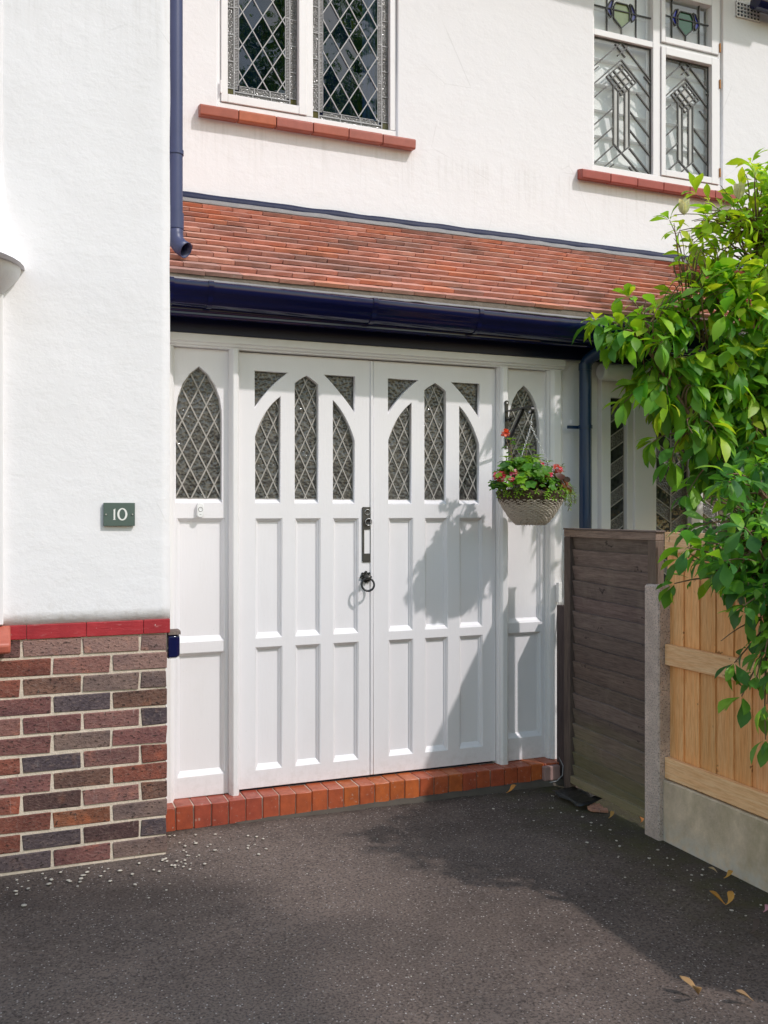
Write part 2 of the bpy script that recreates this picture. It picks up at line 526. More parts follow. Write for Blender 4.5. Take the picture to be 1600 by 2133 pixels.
def make_asphalt():
    m = Mat('asphalt', 0.95, 0.12)
    c = m.coord(); sp = m.xyz(c)
    big = m.noise(c, 0.8, 5, 0.62, dist=0.4); mid = m.noise(c, 4.5, 5, 0.68); fine = m.noise(c, 110, 4, 0.7); gr = m.noise(c, 260, 2, 0.5)
    col = m.mix(m.g(big, 0.36, 0.64), (0.225, 0.172, 0.146), (0.112, 0.087, 0.075))
    col = m.mix(m.math('MULTIPLY', m.g(mid, 0.48, 0.72), 0.5), col, (0.19, 0.146, 0.122))
    col = m.mix(m.math('MULTIPLY', m.g(mid, 0.42, 0.26), 0.45), col, (0.052, 0.041, 0.037))
    col = m.mix(m.math('MULTIPLY', m.g(fine, 0.46, 0.66), 0.85), col, (0.036, 0.029, 0.027))
    v0 = m.voro(c, 75); v0c = m.xyz(m.voro(c, 75, out='Color'))
    col = m.mix(m.math('MULTIPLY', m.math('MULTIPLY', m.g(v0, 0.45, 0.30), m.g(v0c[0], 0.72, 0.8)), 0.55), col, m.mix(v0c[1], (0.27, 0.225, 0.20), (0.10, 0.085, 0.08)))
    v = m.voro(c, 140); vc = m.xyz(m.voro(c, 140, out='Color'))
    pale = m.math('MULTIPLY', m.g(v, 0.44, 0.30), m.g(vc[0], 0.91, 0.94))
    col = m.mix(m.math('MULTIPLY', pale, 0.85), col, m.mix(vc[1], (0.62, 0.56, 0.52), (0.28, 0.24, 0.22)))
    lich = m.math('MULTIPLY', m.g(m.noise(c, 13, 4, 0.7), 0.66, 0.72), m.g(m.noise(c, 2.1, 3), 0.52, 0.62))
    col = m.mix(m.math('MULTIPLY', lich, 0.4), col, (0.27, 0.24, 0.205))
    # moss along the fence, a darker band at the foot of the step
    mn = m.noise(c, 6, 5, 0.7)
    edge = m.g(m.math('ADD', sp[0], m.math('MULTIPLY', mn, 0.7)), 2.42, 2.98)
    far = m.math('MULTIPLY', edge, m.math('SUBTRACT', 1.0, m.math('MULTIPLY', m.g(fine, 0.4, 0.8), 0.6)))
    col = m.mix(m.math('MULTIPLY', far, 0.85), col, m.mix(m.g(mn, 0.4, 0.65), (0.022, 0.022, 0.014), (0.060, 0.062, 0.018)))
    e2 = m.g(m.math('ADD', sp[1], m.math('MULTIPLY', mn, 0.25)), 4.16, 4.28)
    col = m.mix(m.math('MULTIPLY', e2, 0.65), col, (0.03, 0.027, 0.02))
    b = m.bump(fine, 0.9, 0.006); b = m.bump(gr, 0.5, 0.003, b); b = m.bump(mid, 0.35, 0.02, b)
    return m.fin(col, b)
def make_leaf(name, use_attr=False, trans=0.48, rough=0.45):
    m = Mat(name, rough, 0.5)
    N, L = m.N, m.L
    if use_attr:
        a = N.new('ShaderNodeAttribute'); a.attribute_name = 'tint'; oc = a.outputs['Color']
    else:
        oc = m.ocol()
    n = m.noise(m.coord(), 12 if not use_attr else 30, 4, 0.65)
    col = m.mix(m.math('MULTIPLY', m.g(n, 0.35, 0.7), 0.5), oc, m.mix(1.0, oc, (0.62, 0.72, 0.6), 'MULTIPLY'))
    m.fin(col, m.bump(n, 0.12, 0.004))
    tr = N.new('ShaderNodeBsdfTranslucent')
    tc = m.mix(1.0, oc, (1.7, 1.55, 0.55), 'MULTIPLY')
    L.new(tc, tr.inputs[0])
    mx = N.new('ShaderNodeMixShader'); mx.inputs[0].default_value = trans
    L.new(m.b.outputs[0], mx.inputs[1]); L.new(tr.outputs[0], mx.inputs[2])
    L.new(mx.outputs[0], m.out.inputs['Surface'])
    return m.m
def make_ocol(name, rough=0.6, bs=40, spec=0.4):
    m = Mat(name, rough, spec)
    c = m.coord(rand=True)
    col = m.mix(m.math('MULTIPLY', m.g(m.noise(c, bs, 4), 0.4, 0.8), 0.5), m.ocol(), m.mix(1.0, m.ocol(), (0.55, 0.52, 0.5), 'MULTIPLY'))
    return m.fin(col, m.bump(m.noise(c, bs*2, 3), 0.3, 0.002))

def make_band():
    m = Mat('red_painted_brick', 0.5, 0.4)
    c = m.coord(); st = m.coord((0.5, 1, 2.2))
    n = m.noise(st, 40, 5, 0.7); n2 = m.noise(c, 9, 4, 0.6)
    col = m.mix(m.g(n2, 0.35, 0.7), (0.42, 0.030, 0.038), (0.30, 0.018, 0.026))
    col = m.mix(m.math('MULTIPLY', m.g(n, 0.60, 0.70), 0.55), col, (0.55, 0.24, 0.22))
    col = m.mix(m.math('MULTIPLY', m.g(m.noise(c, 95, 3, 0.6), 0.70, 0.76), 0.8), col, (0.66, 0.58, 0.54))
    return m.fin(col, m.bump(n, 0.5, 0.004))
M = dict(
    render=make_render(),
    paint=make_paint('white_gloss_paint', (0.80, 0.778, 0.798), (0.66, 0.635, 0.625)),
    frame=make_paint('white_frame_paint', (0.82, 0.80, 0.805), (0.64, 0.61, 0.575)),
    brick=make_brick(), mortar=make_mortar(), quarry=make_quarry(), tile=make_tile(),
    band=make_band(),
    sill=make_ocol('red_clay_sill', 0.45, 20),
    navy=make_plain('navy_gloss_paint', (0.004, 0.006, 0.050), 0.11, bs=25, bst=0.07, bd=0.003, var=0.5),
    navy_matt=make_plain('navy_matt_paint', (0.004, 0.006, 0.035), 0.4, bs=25, var=0.4, spec=0.35),  # matt near-black navy of the soffit and frieze board
    pipe=make_plain('blue_grey_plastic', (0.045, 0.055, 0.135), 0.42, bs=18, bst=0.05, var=0.4),
    pipe2=make_plain('dark_blue_pipe_paint', (0.006, 0.030, 0.085), 0.35, bs=12, bst=0.08, var=0.5),
    black=make_plain('black_iron', (0.012, 0.012, 0.014), 0.3, 0.0, bs=60, bst=0.2, bd=0.001),
    iron=make_plain('worn_iron', (0.10, 0.095, 0.09), 0.45, 0.7, bs=70, bst=0.3, bd=0.001, var=0.6),
    steel=make_plain('zinc_steel', (0.55, 0.55, 0.55), 0.35, 0.9, bs=90),
    lead_lt=make_plain('painted_lead', (0.38, 0.355, 0.325), 0.6, bs=90, var=0.5),
    lead=make_plain('grey_lead', (0.085, 0.083, 0.08), 0.5, 0.3, bs=90, var=0.5),
    lead_mid=make_plain('pale_lead', (0.34, 0.335, 0.34), 0.5, 0.2, bs=90, var=0.4),
    flash=make_plain('lead_flashing', (0.26, 0.25, 0.25), 0.7, bs=30, bst=0.6, bd=0.006, var=0.7),
    obscure=make_obscure('hammered_glass', (0.066, 0.063, 0.059), 70, 0.8, 0.07),
    ripple=make_obscure('rippled_glass', (0.13, 0.125, 0.12), 140, 0.9),
    darkglass=make_obscure('dark_seeded_glass', (0.030, 0.033, 0.033), 42, 0.5, 0.06),
    colglass=make_ocol('coloured_glass', 0.12, 14, 0.6),
    clear=make_clear('clear_glass', (0.45, 0.56, 0.72), 0.12, 5),
    clear2=make_clear('pale_glass', (0.97, 0.975, 0.97), 0.06, 4),
    room=make_plain('dark_room', (0.010, 0.020, 0.052), 0.95, var=0.3),
    curtain=make_plain('pale_curtain', (0.50, 0.50, 0.55), 0.9, bs=12),
    blind=make_plain('white_blind', (0.88, 0.88, 0.87), 0.8, bs=8, var=0.2),
    fence_dark=make_wood('dark_stained_wood', 'y', (0.135, 0.098, 0.086), (0.215, 0.160, 0.136), (0.070, 0.048, 0.043), 0.75, green=True),
    post_dark=make_wood('dark_stained_post', 'z', (0.085, 0.062, 0.055), (0.140, 0.108, 0.088), (0.045, 0.033, 0.03), 0.75),
    board=make_wood('new_fence_board', 'z', (0.91, 0.43, 0.155), (0.95, 0.58, 0.29), (0.62, 0.235, 0.065), 0.6),
    rail=make_wood('new_fence_rail', 'y', (0.91, 0.52, 0.25), (0.95, 0.65, 0.38), (0.66, 0.31, 0.12), 0.6),
    post=make_concrete('pebbled_concrete', (0.74, 0.60, 0.53), pebble=True),
    gravel=make_concrete('mossy_concrete', (0.80, 0.645, 0.48), moss=True),
    asphalt=make_asphalt(),
    stone=make_ocol('pale_stone', 0.9, 60),
    leaf=make_leaf('green_leaf'), leaf_at=make_leaf('green_foliage', True),
    bark=make_plain('twig_bark', (0.20, 0.125, 0.075), 0.85, bs=50, bst=0.5, bd=0.004, var=0.6),
    wicker=make_plain('grey_wicker', (0.46, 0.395, 0.33), 0.75, bs=60, bst=0.4, bd=0.003, var=0.75),
    coir=make_plain('coir_liner', (0.075, 0.045, 0.028), 0.95, bs=90, bst=1.0, bd=0.01, var=0.7),
    slate=make_plain('green_slate', (0.085, 0.125, 0.105), 0.5, bs=30, bst=0.15, var=0.45),
    white=make_plain('white_plastic', (0.80, 0.80, 0.80), 0.3, bs=10, bst=0.02, var=0.05),
    number=make_plain('white_numeral_paint', (0.82, 0.82, 0.78), 0.5, bs=40, var=0.1),
    brass=make_plain('brass_hinge', (0.45, 0.20, 0.06), 0.5, 0.6, bs=90, var=0.8),
    dry=make_ocol('dry_leaf', 0.7, 30),
    bin_bag=make_plain('black_plastic_sheet', (0.012, 0.012, 0.012), 0.35, bs=20, bst=0.6, bd=0.01),
)

# ================================================================ the setting: driveway
me = MB()
gx = [-60, -20, -8, -4] + [-2 + 0.25*i for i in range(25)] + [5, 9, 20, 60]
gy = [-60, -20, -8, -3] + [-1 + 0.25*i for i in range(22)] + [5, 7, 9, 20, 60]
vs = []
for y in gy:
    for x in gx:
        z = 0.0
        if -2 < x < 4.2 and -1 < y < 4.2:
            z = 0.010*(noise.noise(Vector((x*0.9, y*0.9, 3.1)))) * (0.3 if y > 3.6 else 1)
        vs.append((x, y, z - 0.004))
nx = len(gx)
me.add(vs, [(j*nx+i, j*nx+i+1, (j+1)*nx+i+1, (j+1)*nx+i) for j in range(len(gy)-1) for i in range(nx-1)])
drive = me.build('driveway', M['asphalt'], smooth='all', recalc=False)
tag(drive, kind='structure')

# ================================================================ the house
house = thing('house', 'white rendered house with tiled porch roof and arched white double doors', 'house', (1.65, 4.25, 0))
H = house
WF = 3.87      # front of the projecting wing
WX = 0.607     # right corner of the wing
UW = 5.07      # upper wall
DF = 4.25      # face of the doors

# ---- wing wall, softly uneven plaster
def plaster_sheet(name, x0, x1, z0, z1, y, n, m, amp, seed, thick=0.2, edge=0.0):
    b = MB()
    vs = []
    for j in range(m+1):
        for i in range(n+1):
            x = x0 + (x1-x0)*i/n; z = z0 + (z1-z0)*j/m
            q = noise.noise(Vector((x*3.1, z*3.1, seed)))*amp + noise.noise(Vector((x*9, z*9, seed+5)))*amp*0.35
            xx = x
            if i == n: xx += edge*noise.noise(Vector((z*4, seed, 1)))
            yy = y + q
            if i == n: yy += abs(edge)*0.8
            zz = z + (0.003*noise.noise(Vector((x*14, 2, seed))) if j == 0 else 0)
            vs.append((xx, yy, zz))
    b.add(vs, [(j*(n+1)+i, j*(n+1)+i+1, (j+1)*(n+1)+i+1, (j+1)*(n+1)+i) for j in range(m) for i in range(n)])
    k = len(b.v)
    rim = [i for i in range(n+1)] + [j*(n+1)+n for j in range(1, m+1)] + [m*(n+1)+i for i in range(n-1, -1, -1)] + [j*(n+1) for j in range(m-1, 0, -1)]
    back = [(b.v[i][0], y + thick, b.v[i][2]) for i in rim]
    b.v += back
    L_ = len(rim)
    for i in range(L_):
        b.f.append((rim[i], rim[(i+1) % L_], k + (i+1) % L_, k + i))
    b.f.append(tuple(k + i for i in range(L_)))
    return b
plaster_sheet('wall', -1.6, WX + 0.005, 0.962, 5.4, WF, 60, 90, 0.0035, 1.0, 1.3, 0.004).build('wall', M['render'], H, smooth='all')
# ---- plinth of bricks
plinth = MB().box(-1.6, WX - 0.012, WF + 0.0062, WF + 0.30, -0.05, 0.905).build('plinth', M['mortar'], H)
def brick_mesh(name, L_, hgt, dep, seed, bev=0.004, jit=0.0034):
    bm = bmesh.new()
    bmesh.ops.create_cube(bm, size=1)
    r_ = random.Random(seed)
    for v in bm.verts:
        v.co = (v.co.x*L_, v.co.y*dep, v.co.z*hgt)
        v.co.x += r_.uniform(-jit, jit); v.co.z += r_.uniform(-jit, jit)
    bmesh.ops.bevel(bm, geom=list(bm.edges), offset=bev, segments=1, affect='EDGES')
    for v in bm.verts:
        v.co.x += r_.uniform(-jit, jit)*0.4; v.co.z += r_.uniform(-jit, jit)*0.4; v.co.y += r_.uniform(-jit, jit)*0.3
    me = bpy.data.meshes.new(name)
    bm.to_mesh(me); bm.free()
    me.materials.append(M['brick'])
    return me
full = [brick_mesh('brick', 0.2140, 0.0660, 0.10, i, 0.0028) for i in range(5)]
half = [brick_mesh('half_brick', 0.1015, 0.0660, 0.10, 20+i, 0.0028) for i in range(3)]
BC = dict(p=(0.270, 0.128, 0.108), r=(0.250, 0.085, 0.060), o=(0.30, 0.112, 0.060), b=(0.110, 0.082, 0.088), g=(0.235, 0.158, 0.134), n=(0.190, 0.100, 0.074), v=(0.215, 0.092, 0.083), d=(0.125, 0.068, 0.060), k=(0.32, 0.19, 0.16))
rows = ['kkkpk', 'kprnp', 'ggnrn', 'nbvpv', 'bpvpr', 'vgvnr', 'rpbrn', 'rnvrp', 'npdro', 'gorvn', 'bdbrn', 'gvbdb']
for j, cs in enumerate(rows):
    zc = 0.905 - 0.0755*(j + 0.5)
    x1 = WX - 0.008
    k = 0
    while x1 > -1.55:
        hf = (j % 2 == 0 and k == 0)
        ln = 0.1025 if hf else 0.215
        me = (half if hf else full)[rnd.randrange(3)]
        o = obj('brick', me, None, plinth, loc=(x1 - ln/2, WF + 0.052 + rnd.uniform(-0.0015, 0.0015), zc))
        c = BC[cs[k]] if k < len(cs) else BC[rnd.choice('pronvgd')]
        f = rnd.uniform(0.88, 1.12)
        o.color = (c[0]*f, c[1]*f, c[2]*f, 1)
        o.rotation_euler = (0, rnd.uniform(-0.004, 0.004), 0)
        x1 -= ln + 0.0098
        k += 1
# ---- red painted band course, a run of bricks on edge
band = MB().box(-1.6, WX - 0.002, WF + 0.004, WF + 0.2, 0.905, 0.9615).build('band_course', M['mortar'], H)
x = WX + 0.006
k = 0
while x > -1.5:
    ln = 0.1075 if k == 0 else 0.222
    MB().box(x - ln, x - 0.0012, WF - 0.004 + rnd.uniform(-0.001, 0.001), WF + 0.1, 0.904 + rnd.uniform(-.0008, .0008), 0.961 + rnd.uniform(-.001, .001)).build('brick', M['band'], band, bevel=0.003)
    x -= ln; k += 1
# ---- bay to the left: clay sill and flared hood
MB().extrude_x([(3.865, 0.965), (3.75, 0.925), (3.728, 0.905), (3.735, 0.872), (3.76, 0.868), (3.865, 0.885)], -1.6, 0.004).build('sill', M['sill'], H, smooth=True, bevel=0.008).color = (0.50, 0.13, 0.085, 1)
rings = []
for k in range(15):
    t = k/14                                  # 0 at the top, 1 at the lip
    z = 2.86 - 0.52*t if k else 5.4
    e = t**2.6
    xe = -0.022 + 0.078*e
    proj = 0.02 + 0.30*e
    ring = [(-1.6, WF + 0.05, z), (-1.6, WF - proj, z)]
    for a in range(9):
        q = a/8*math.pi/2
        ring.append((xe - 0.26 + 0.26*math.sin(q), WF - proj*math.cos(q) + (0.0 if a < 8 else 0.004), z))
    ring.append((xe, WF + 0.05, z))
    rings.append([Vector(p) for p in ring])
b = MB().loft(rings, caps=True)
hood = b.build('bay_hood', M['render'], H, smooth=True)
rings = []
for k in range(9):
    t = k/8
    z = 2.338 - 0.105*t
    e = math.cos(t*math.pi/2)
    xe = -0.03 + 0.072*e
    proj = 0.02 + 0.20*e
    ring = [(-1.6, WF + 0.05, z), (-1.6, WF - proj, z)]
    for a in range(9):
        q = a/8*math.pi/2
        ring.append((xe - 0.24 + 0.24*math.sin(q), WF - proj*math.cos(q) + (0.0 if a < 8 else 0.003), z))
    ring.append((xe, WF + 0.05, z))
    rings.append([Vector(p) for p in ring])
MB().loft(rings, caps=True).build('hood_cove', M['render'], H, smooth=True)

# ---- bay window under the hood, almost wholly out of the picture
bw = MB()
for q in ((-0.075, -0.022, WF-.030, WF+.02, 0.968, 2.232), (-0.560, -0.500, WF-.030, WF+.02, 0.968, 2.232), (-1.05, -0.99, WF-.030, WF+.02, 0.968, 2.232), (-1.60, -1.54, WF-.030, WF+.02, 0.968, 2.232), (-1.539, -0.0755, WF-.028, WF+.018, 0.970, 1.030), (-1.539, -0.0755, WF-.028, WF+.018, 2.170, 2.230)): bw.box(*q)
bw = bw.build('window', M['frame'], H, bevel=0.003)
for (x0, x1) in ((-1.54, -1.05), (-0.99, -0.56), (-0.50, -0.075)):
    lattice(rect(x0, x1, 1.03, 2.17), 0.116, 0.183, (x0+x1)/2, 1.6, WF-.010, M['darkglass'], M['lead_mid'], bw, 0.0056)

# ---- upper wall with two window openings
outer = rect(0.55, 6.2, 2.9, 5.45)
holeA = rect(1.058, 2.135, 3.612, 4.90)
holeB = rect(3.505, 4.568, 3.60, 5.10)
b = MB()
me = plate_mesh('wall', outer, [holeA, holeB], UW, UW + 0.28, 0.004)
obj('wall', me, M['render'], H)
# eaves high above the upper windows
MB().box(0.62, 6.2, UW - 0.45, UW - 0.002, 5.26, 5.30).build('eaves_soffit', M['frame'], H)
MB().box(0.62, 5.14, UW - 0.48, UW - 0.452, 5.25, 5.46).build('eaves_fascia', M['navy'], H)

# ---- windows -----------------------------------------------------------------
def bars(name, boxes, mat, parent, bevel=0.003):
    b = MB()
    for q in boxes: b.box(*q)
    return b.build(name, mat, parent, bevel=bevel)
FY = UW + 0.020
TOP = 4.86
# window with diamond leads
wa = bars('window', [(1.062, 1.080, FY, FY+.08, 3.660, TOP), (2.092, 2.130, FY, FY+.08, 3.664, TOP), (1.576, 1.614, FY, FY+.08, 3.664, TOP), (1.062, 2.130, FY-.004, FY+.08, 3.616, 3.6595), (1.062, 2.130, FY, FY+.08, TOP+.0005, 4.899)], M['frame'], H)
bars('casement', [(1.0815, 1.118, FY-.012, FY+.05, 3.663, TOP-.003), (1.527, 1.5745, FY-.012, FY+.05, 3.663, TOP-.003), (1.1185, 1.5265, FY-.012, FY+.05, 3.663, 3.710), (1.1185, 1.5265, FY-.012, FY+.05, TOP-.05, TOP-.003)], M['frame'], wa)
for zc in (3.74, 4.6):
    MB().tube([(1.079, FY-.016, zc-.035), (1.079, FY-.016, zc+.035)], 0.006, 8).build('hinge', M['frame'], wa)
MB().box(1.03, 2.16, UW+.20, UW+.24, 3.55, 4.93).build('dark_interior', M['room'], wa)
for (x0, x1) in ((1.965, 2.02), (2.02, 2.085)):
    bb = MB()
    pts = [(x0 + (x1-x0)*i/6, UW + .15 + .012*math.sin(i*2.1)) for i in range(7)]
    bb.extrude_z(pts + [(p[0], p[1]+.006) for p in pts[::-1]], 3.64, 4.88)
    bb.build('curtain', M['curtain'], wa, smooth=True)
def light_A(x0, x1, z0, par, xi0, xi1, zi0, nodex, nodez):
    gy_ = FY + 0.030
    lw = 0.0055
    zt = TOP - 0.04
    inner = rect(xi0, xi1, zi0, zt)
    lattice(inner, 0.116, 0.183, nodex, nodez, gy_, M['clear'], M['lead_mid'], par, 0.0056)
    # borders: blocks of textured glass outside, a reeded strip inside
    ow = 0.043
    seg = 0.150
    came = MB()
    for sx in (0, 1):
        a0, a1 = (x0, x0+ow) if sx == 0 else (x1-ow, x1)
        b0, b1 = (x0+ow, xi0) if sx == 0 else (xi1, x1-ow)
        z = z0; k = 0
        while z < zt:
            hgt = 0.050 if k == 0 else seg
            c = (0.10, 0.085, 0.03, 1) if k == 0 else (0.09 + rnd.uniform(-.02, .02), 0.09, 0.088, 1)
            pane(rect(a0+.002, a1-.002, z+.002, min(z+hgt, zt)-.002), gy_, M['colglass'] if k == 0 else M['ripple'], par, .02, col=c)
            came.box(a0, a1, gy_-.004, gy_+.003, z+hgt-.0025, z+hgt+.0025)
            z += hgt; k += 1
        z = z0 + 0.045; k = 0
        while z < zt:
            hgt = 0.115
            pane(rect(b0+.002, b1-.002, z+.002, min(z+hgt, zt)-.002), gy_, M['ripple'], par, .02)
            came.box(b0, b1, gy_-.004, gy_+.003, z+hgt-.0025, z+hgt+.0025)
            z += hgt
        for xx in (a1 if sx == 0 else a0,):
            came.box(xx-.003, xx+.003, gy_-.005, gy_+.003, z0, zt)
        # reeding of the narrow strip
        zz = z0 + 0.05
        while zz < zt:
            came.box(b0+.003, b1-.003, gy_-.0022, gy_+.001, zz, zz+.0035)
            zz += 0.0085
    mid = (z0 + zi0)/2
    n = 3
    for k in range(n):
        a = x0+ow + (x1-x0-2*ow)*k/n; c = x0+ow + (x1-x0-2*ow)*(k+1)/n
        pane(rect(a+.003, c-.003, z0+.002, mid-.003), gy_, M['ripple'], par, .02)
        came.box(c-.0025, c+.0025, gy_-.0045, gy_+.003, z0, mid)
    for k in range(n):
        a = xi0 + (xi1-xi0)*k/n; c = xi0 + (xi1-xi0)*(k+1)/n
        pane(rect(a+.003, c-.003, mid+.003, zi0-.003), gy_, M['ripple'], par, .02)
        came.box(c-.0025, c+.0025, gy_-.0045, gy_+.003, mid, zi0)
    came.box(x0+ow, x1-ow, gy_-.0052, gy_+.003, mid-.003, mid+.003)
    came.build('lead_came', M['lead_mid'], par)
light_A(1.1185, 1.5265, 3.7105, wa, 1.186, 1.460, 3.779, 1.325, 4.107)
light_A(1.6145, 2.0915, 3.6645, wa, 1.680, 2.026, 3.716, 1.786, 4.178)
def clay_sill(par, xs, ztop, cols):
    for k in range(len(xs)-1):
        prof = [(UW+.06, ztop+.018), (UW-.015, ztop+.006), (UW-.052, ztop-.004), (UW-.060, ztop-.012), (UW-.058, ztop-.058), (UW-.050, ztop-.064), (UW+.0, ztop-.056), (UW+.06, ztop-.056)]
        dzz = rnd.uniform(-.0015, .0015)
        o = MB().extrude_x([(y + rnd.uniform(-.0006, .0006), z + dzz) for y, z in prof], xs[k]+.002, xs[k+1]-.002).build('sill_tile', M['sill'], par, bevel=0.003)
        c = cols[k % len(cols)]
        o.color = (*c, 1)
clay_sill(wa, [0.952, 1.164, 1.377, 1.591, 1.805, 2.016, 2.226], 3.606, [(0.36, 0.095, 0.058), (0.46, 0.125, 0.060), (0.38, 0.105, 0.075), (0.40, 0.11, 0.07), (0.38, 0.11, 0.08), (0.39, 0.115, 0.085)])

# window with geometric leads on the right
wb = bars('window', [(3.508, 3.527, FY, FY+.08, 3.656, 5.05), (4.543, 4.565, FY, FY+.08, 3.656, 5.05), (3.994, 4.053, FY, FY+.08, 3.656, 5.05), (3.508, 4.565, FY-.004, FY+.08, 3.612, 3.6555), (3.5275, 3.9935, FY+.002, FY+.078, 4.508, 4.548), (4.0535, 4.5425, FY+.002, FY+.078, 4.528, 4.551), (3.508, 4.565, FY, FY+.08, 5.0505, 5.095)], M['frame'], H)
bars('casement', [(4.055, 4.090, FY-.012, FY+.05, 3.659, 4.525), (4.478, 4.5415, FY-.012, FY+.05, 3.659, 4.525), (4.0905, 4.4775, FY-.012, FY+.05, 3.659, 3.701), (4.0905, 4.4775, FY-.012, FY+.05, 4.474, 4.525)], M['frame'], wb)
bars('fanlight_sash', [(4.055, 4.087, FY-.012, FY+.05, 4.555, 5.047), (4.478, 4.5415, FY-.012, FY+.05, 4.555, 5.047), (4.0875, 4.4775, FY-.012, FY+.05, 4.555, 4.594), (4.0875, 4.4775, FY-.012, FY+.05, 4.88, 5.047)], M['frame'], wb)
for zc in (4.35, 3.74, 4.60):
    MB().tube([(4.5445, FY-.016, zc-.03), (4.5445, FY-.016, zc+.03)], 0.006, 8).build('hinge', M['brass'], wb)
# folded white blind behind the glass
prof = []
z = 5.08
k = 0
while z > 3.6:
    prof += [(UW+.135, z), (UW+.112, z-.13), (UW+.104, z-.165)]
    z -= 0.17
MB().extrude_x(prof + [(y+.008, z) for y, z in prof[::-1]], 3.47, 4.60).build('blind', M['blind'], wb)
MB().box(3.45, 4.62, UW+.215, UW+.25, 3.52, 5.13).build('interior', M['curtain'], wb)
def segs(par, lines, box, y, mat, lw=0.0085):
    b = MB()
    for i, (p, q) in enumerate(lines):
        c = clip(ccw(strip(p, q, lw)), box)
        if c: b.prism(c, y - .007 - 0.0004*(i % 9), y + .003)
    return b.build('lead_came', mat, par)
def light_B(x0, x1, z0, z1, cx, cz, lead, stem_mat, mats):
    y = FY + 0.03
    box = rect(x0, x1, z0, z1)
    pane(box, y, M['clear2'], wb, 0.0)
    w, h = 0.118, 0.103
    L_ = []
    di = [(cx, cz+h), (cx+w, cz), (cx, cz-h), (cx-w, cz)]
    for i in range(4): L_.append((di[i], di[(i+1) % 4]))
    for t in (-1, 1):                                  # inner square and grid
        L_.append(((cx - w*(1+t*.6)/2, cz - t*h*0.0 + h*(1-t*.6)/2), (cx + w*(1-t*.6)/2, cz - h*(1+t*.6)/2)))
        L_.append(((cx + w*(1+t*.6)/2, cz + h*(1-t*.6)/2), (cx - w*(1-t*.6)/2, cz - h*(1+t*.6)/2)))
    L_.append(((cx - w*.55, cz + h*.45), (cx + w*.45, cz - h*.55)))
    L_.append(((cx + w*.55, cz + h*.45), (cx - w*.45, cz - h*.55)))
    zb = cz - 0.435
    for sx in (-0.062, -0.026, 0.026, 0.062):
        L_.append(((cx+sx, cz - h*(1 - abs(sx)/w)), (cx+sx, zb - (0.05 - abs(sx)*0.8))))
    L_ += [((cx-.062, zb), (cx+.19, zb-.205)), ((cx+.062, zb), (cx-.19, zb-.205))]
    sl = 0.90
    for k in range(-1, 6):                              # feathered diagonals
        z = cz - 0.02 - 0.125*k
        xa = 0.062 if k >= 1 else 0.062 + 0.06*(1-k)
        za = z + (0.0 if k >= 1 else 0.0)
        L_.append(((cx-xa, za - 0.05), (cx-xa-.4, za - 0.05 - .4*sl)))
        L_.append(((cx+xa, za - 0.05), (cx+xa+.4, za - 0.05 - .4*sl)))
    for k in (0, 1):
        L_.append(((cx, cz + h + 0.028 + 0.115*k), (cx-.5, cz + h + 0.028 + 0.115*k - .5*sl)))
        L_.append(((cx, cz + h + 0.028 + 0.115*k), (cx+.5, cz + h + 0.028 + 0.115*k - .5*sl)))
    L_.append(((cx-.05, cz+h+.125), (cx+.03, cz+h+.05)))
    L_.append(((cx+.05, cz+h+.125), (cx-.03, cz+h+.05)))
    L_ += [((x0, z0+.003), (x1, z0+.003)), ((x0+.003, z0), (x0+.003, z1)), ((x1-.003, z0), (x1-.003, z1)), ((x0, z1-.003), (x1, z1-.003))]
    segs(wb, L_, box, y - .001, lead)
    g_ = M['colglass']
    for sx in (-0.044, 0.044):
        pane([(cx+sx-.016, zb-.01), (cx+sx+.016, zb-.01), (cx+sx+.016, cz-h*.66), (cx+sx-.016, cz-h*.66)], y-.003, g_, wb, .01, col=(0.50, 0.49, 0.46, 1), thick=.002)
    for (ax, az) in ((0, .5), (-.5, 0), (.5, 0), (0, -.5)):
        q = [(cx+ax*w*.62, cz+az*h*.62+h*.25), (cx+ax*w*.62+w*.25, cz+az*h*.62), (cx+ax*w*.62, cz+az*h*.62-h*.25), (cx+ax*w*.62-w*.25, cz+az*h*.62)]
        pane(q, y-.003, g_, wb, .02, col=(0.55, 0.53, 0.50, 1), thick=.002)
light_B(3.5275, 3.9935, 3.656, 4.5075, 3.757, 4.262, M['lead'], None, None)
light_B(4.0905, 4.4775, 3.7015, 4.4735, 4.282, 4.232, M['lead'], None, None)
def fan(x0, x1, z0, z1, cx, cols, lead):
    y = FY + 0.03
    box = rect(x0, x1, z0, z1)
    pane(box, y, M['clear2'], wb, 0.0)
    zt = z0 + 0.055
    L_ = [((cx, z0), (cx, zt)), ((x0, zt+.11), (x1, zt+.11)), ((cx-.115, z0), (cx-.115, z1)), ((cx+.115, z0), (cx+.115, z1))]
    sh = [(cx, zt), (cx+.062, zt+.055), (cx+.062, zt+.13), (cx+.045, zt+.16), (cx-.045, zt+.16), (cx-.062, zt+.13), (cx-.062, zt+.055)]
    pane(sh, y-.004, M['colglass'], wb, .02, col=(*cols[0], 1), thick=.003)
    for i in range(len(sh)): L_.append((sh[i], sh[(i+1) % len(sh)]))
    for s in (-1, 1):
        wing = [(cx+s*.064, zt+.17), (cx+s*.085, zt+.165), (cx+s*.122, zt+.10), (cx+s*.105, zt+.075), (cx+s*.085, zt+.055), (cx+s*.075, zt+.075), (cx+s*.085, zt+.10)]
        pane(ccw(wing), y-.003, M['colglass'], wb, .02, col=(*cols[1], 1), thick=.003)
        for i in range(len(wing)): L_.append((wing[i], wing[(i+1) % len(wing)]))
    segs(wb, L_, box, y-.003, lead, 0.0065)
fan(3.5275, 3.9935, 4.5485, 5.05, 3.757, [(0.34, 0.42, 0.20), (0.12, 0.12, 0.42)], M['lead'])
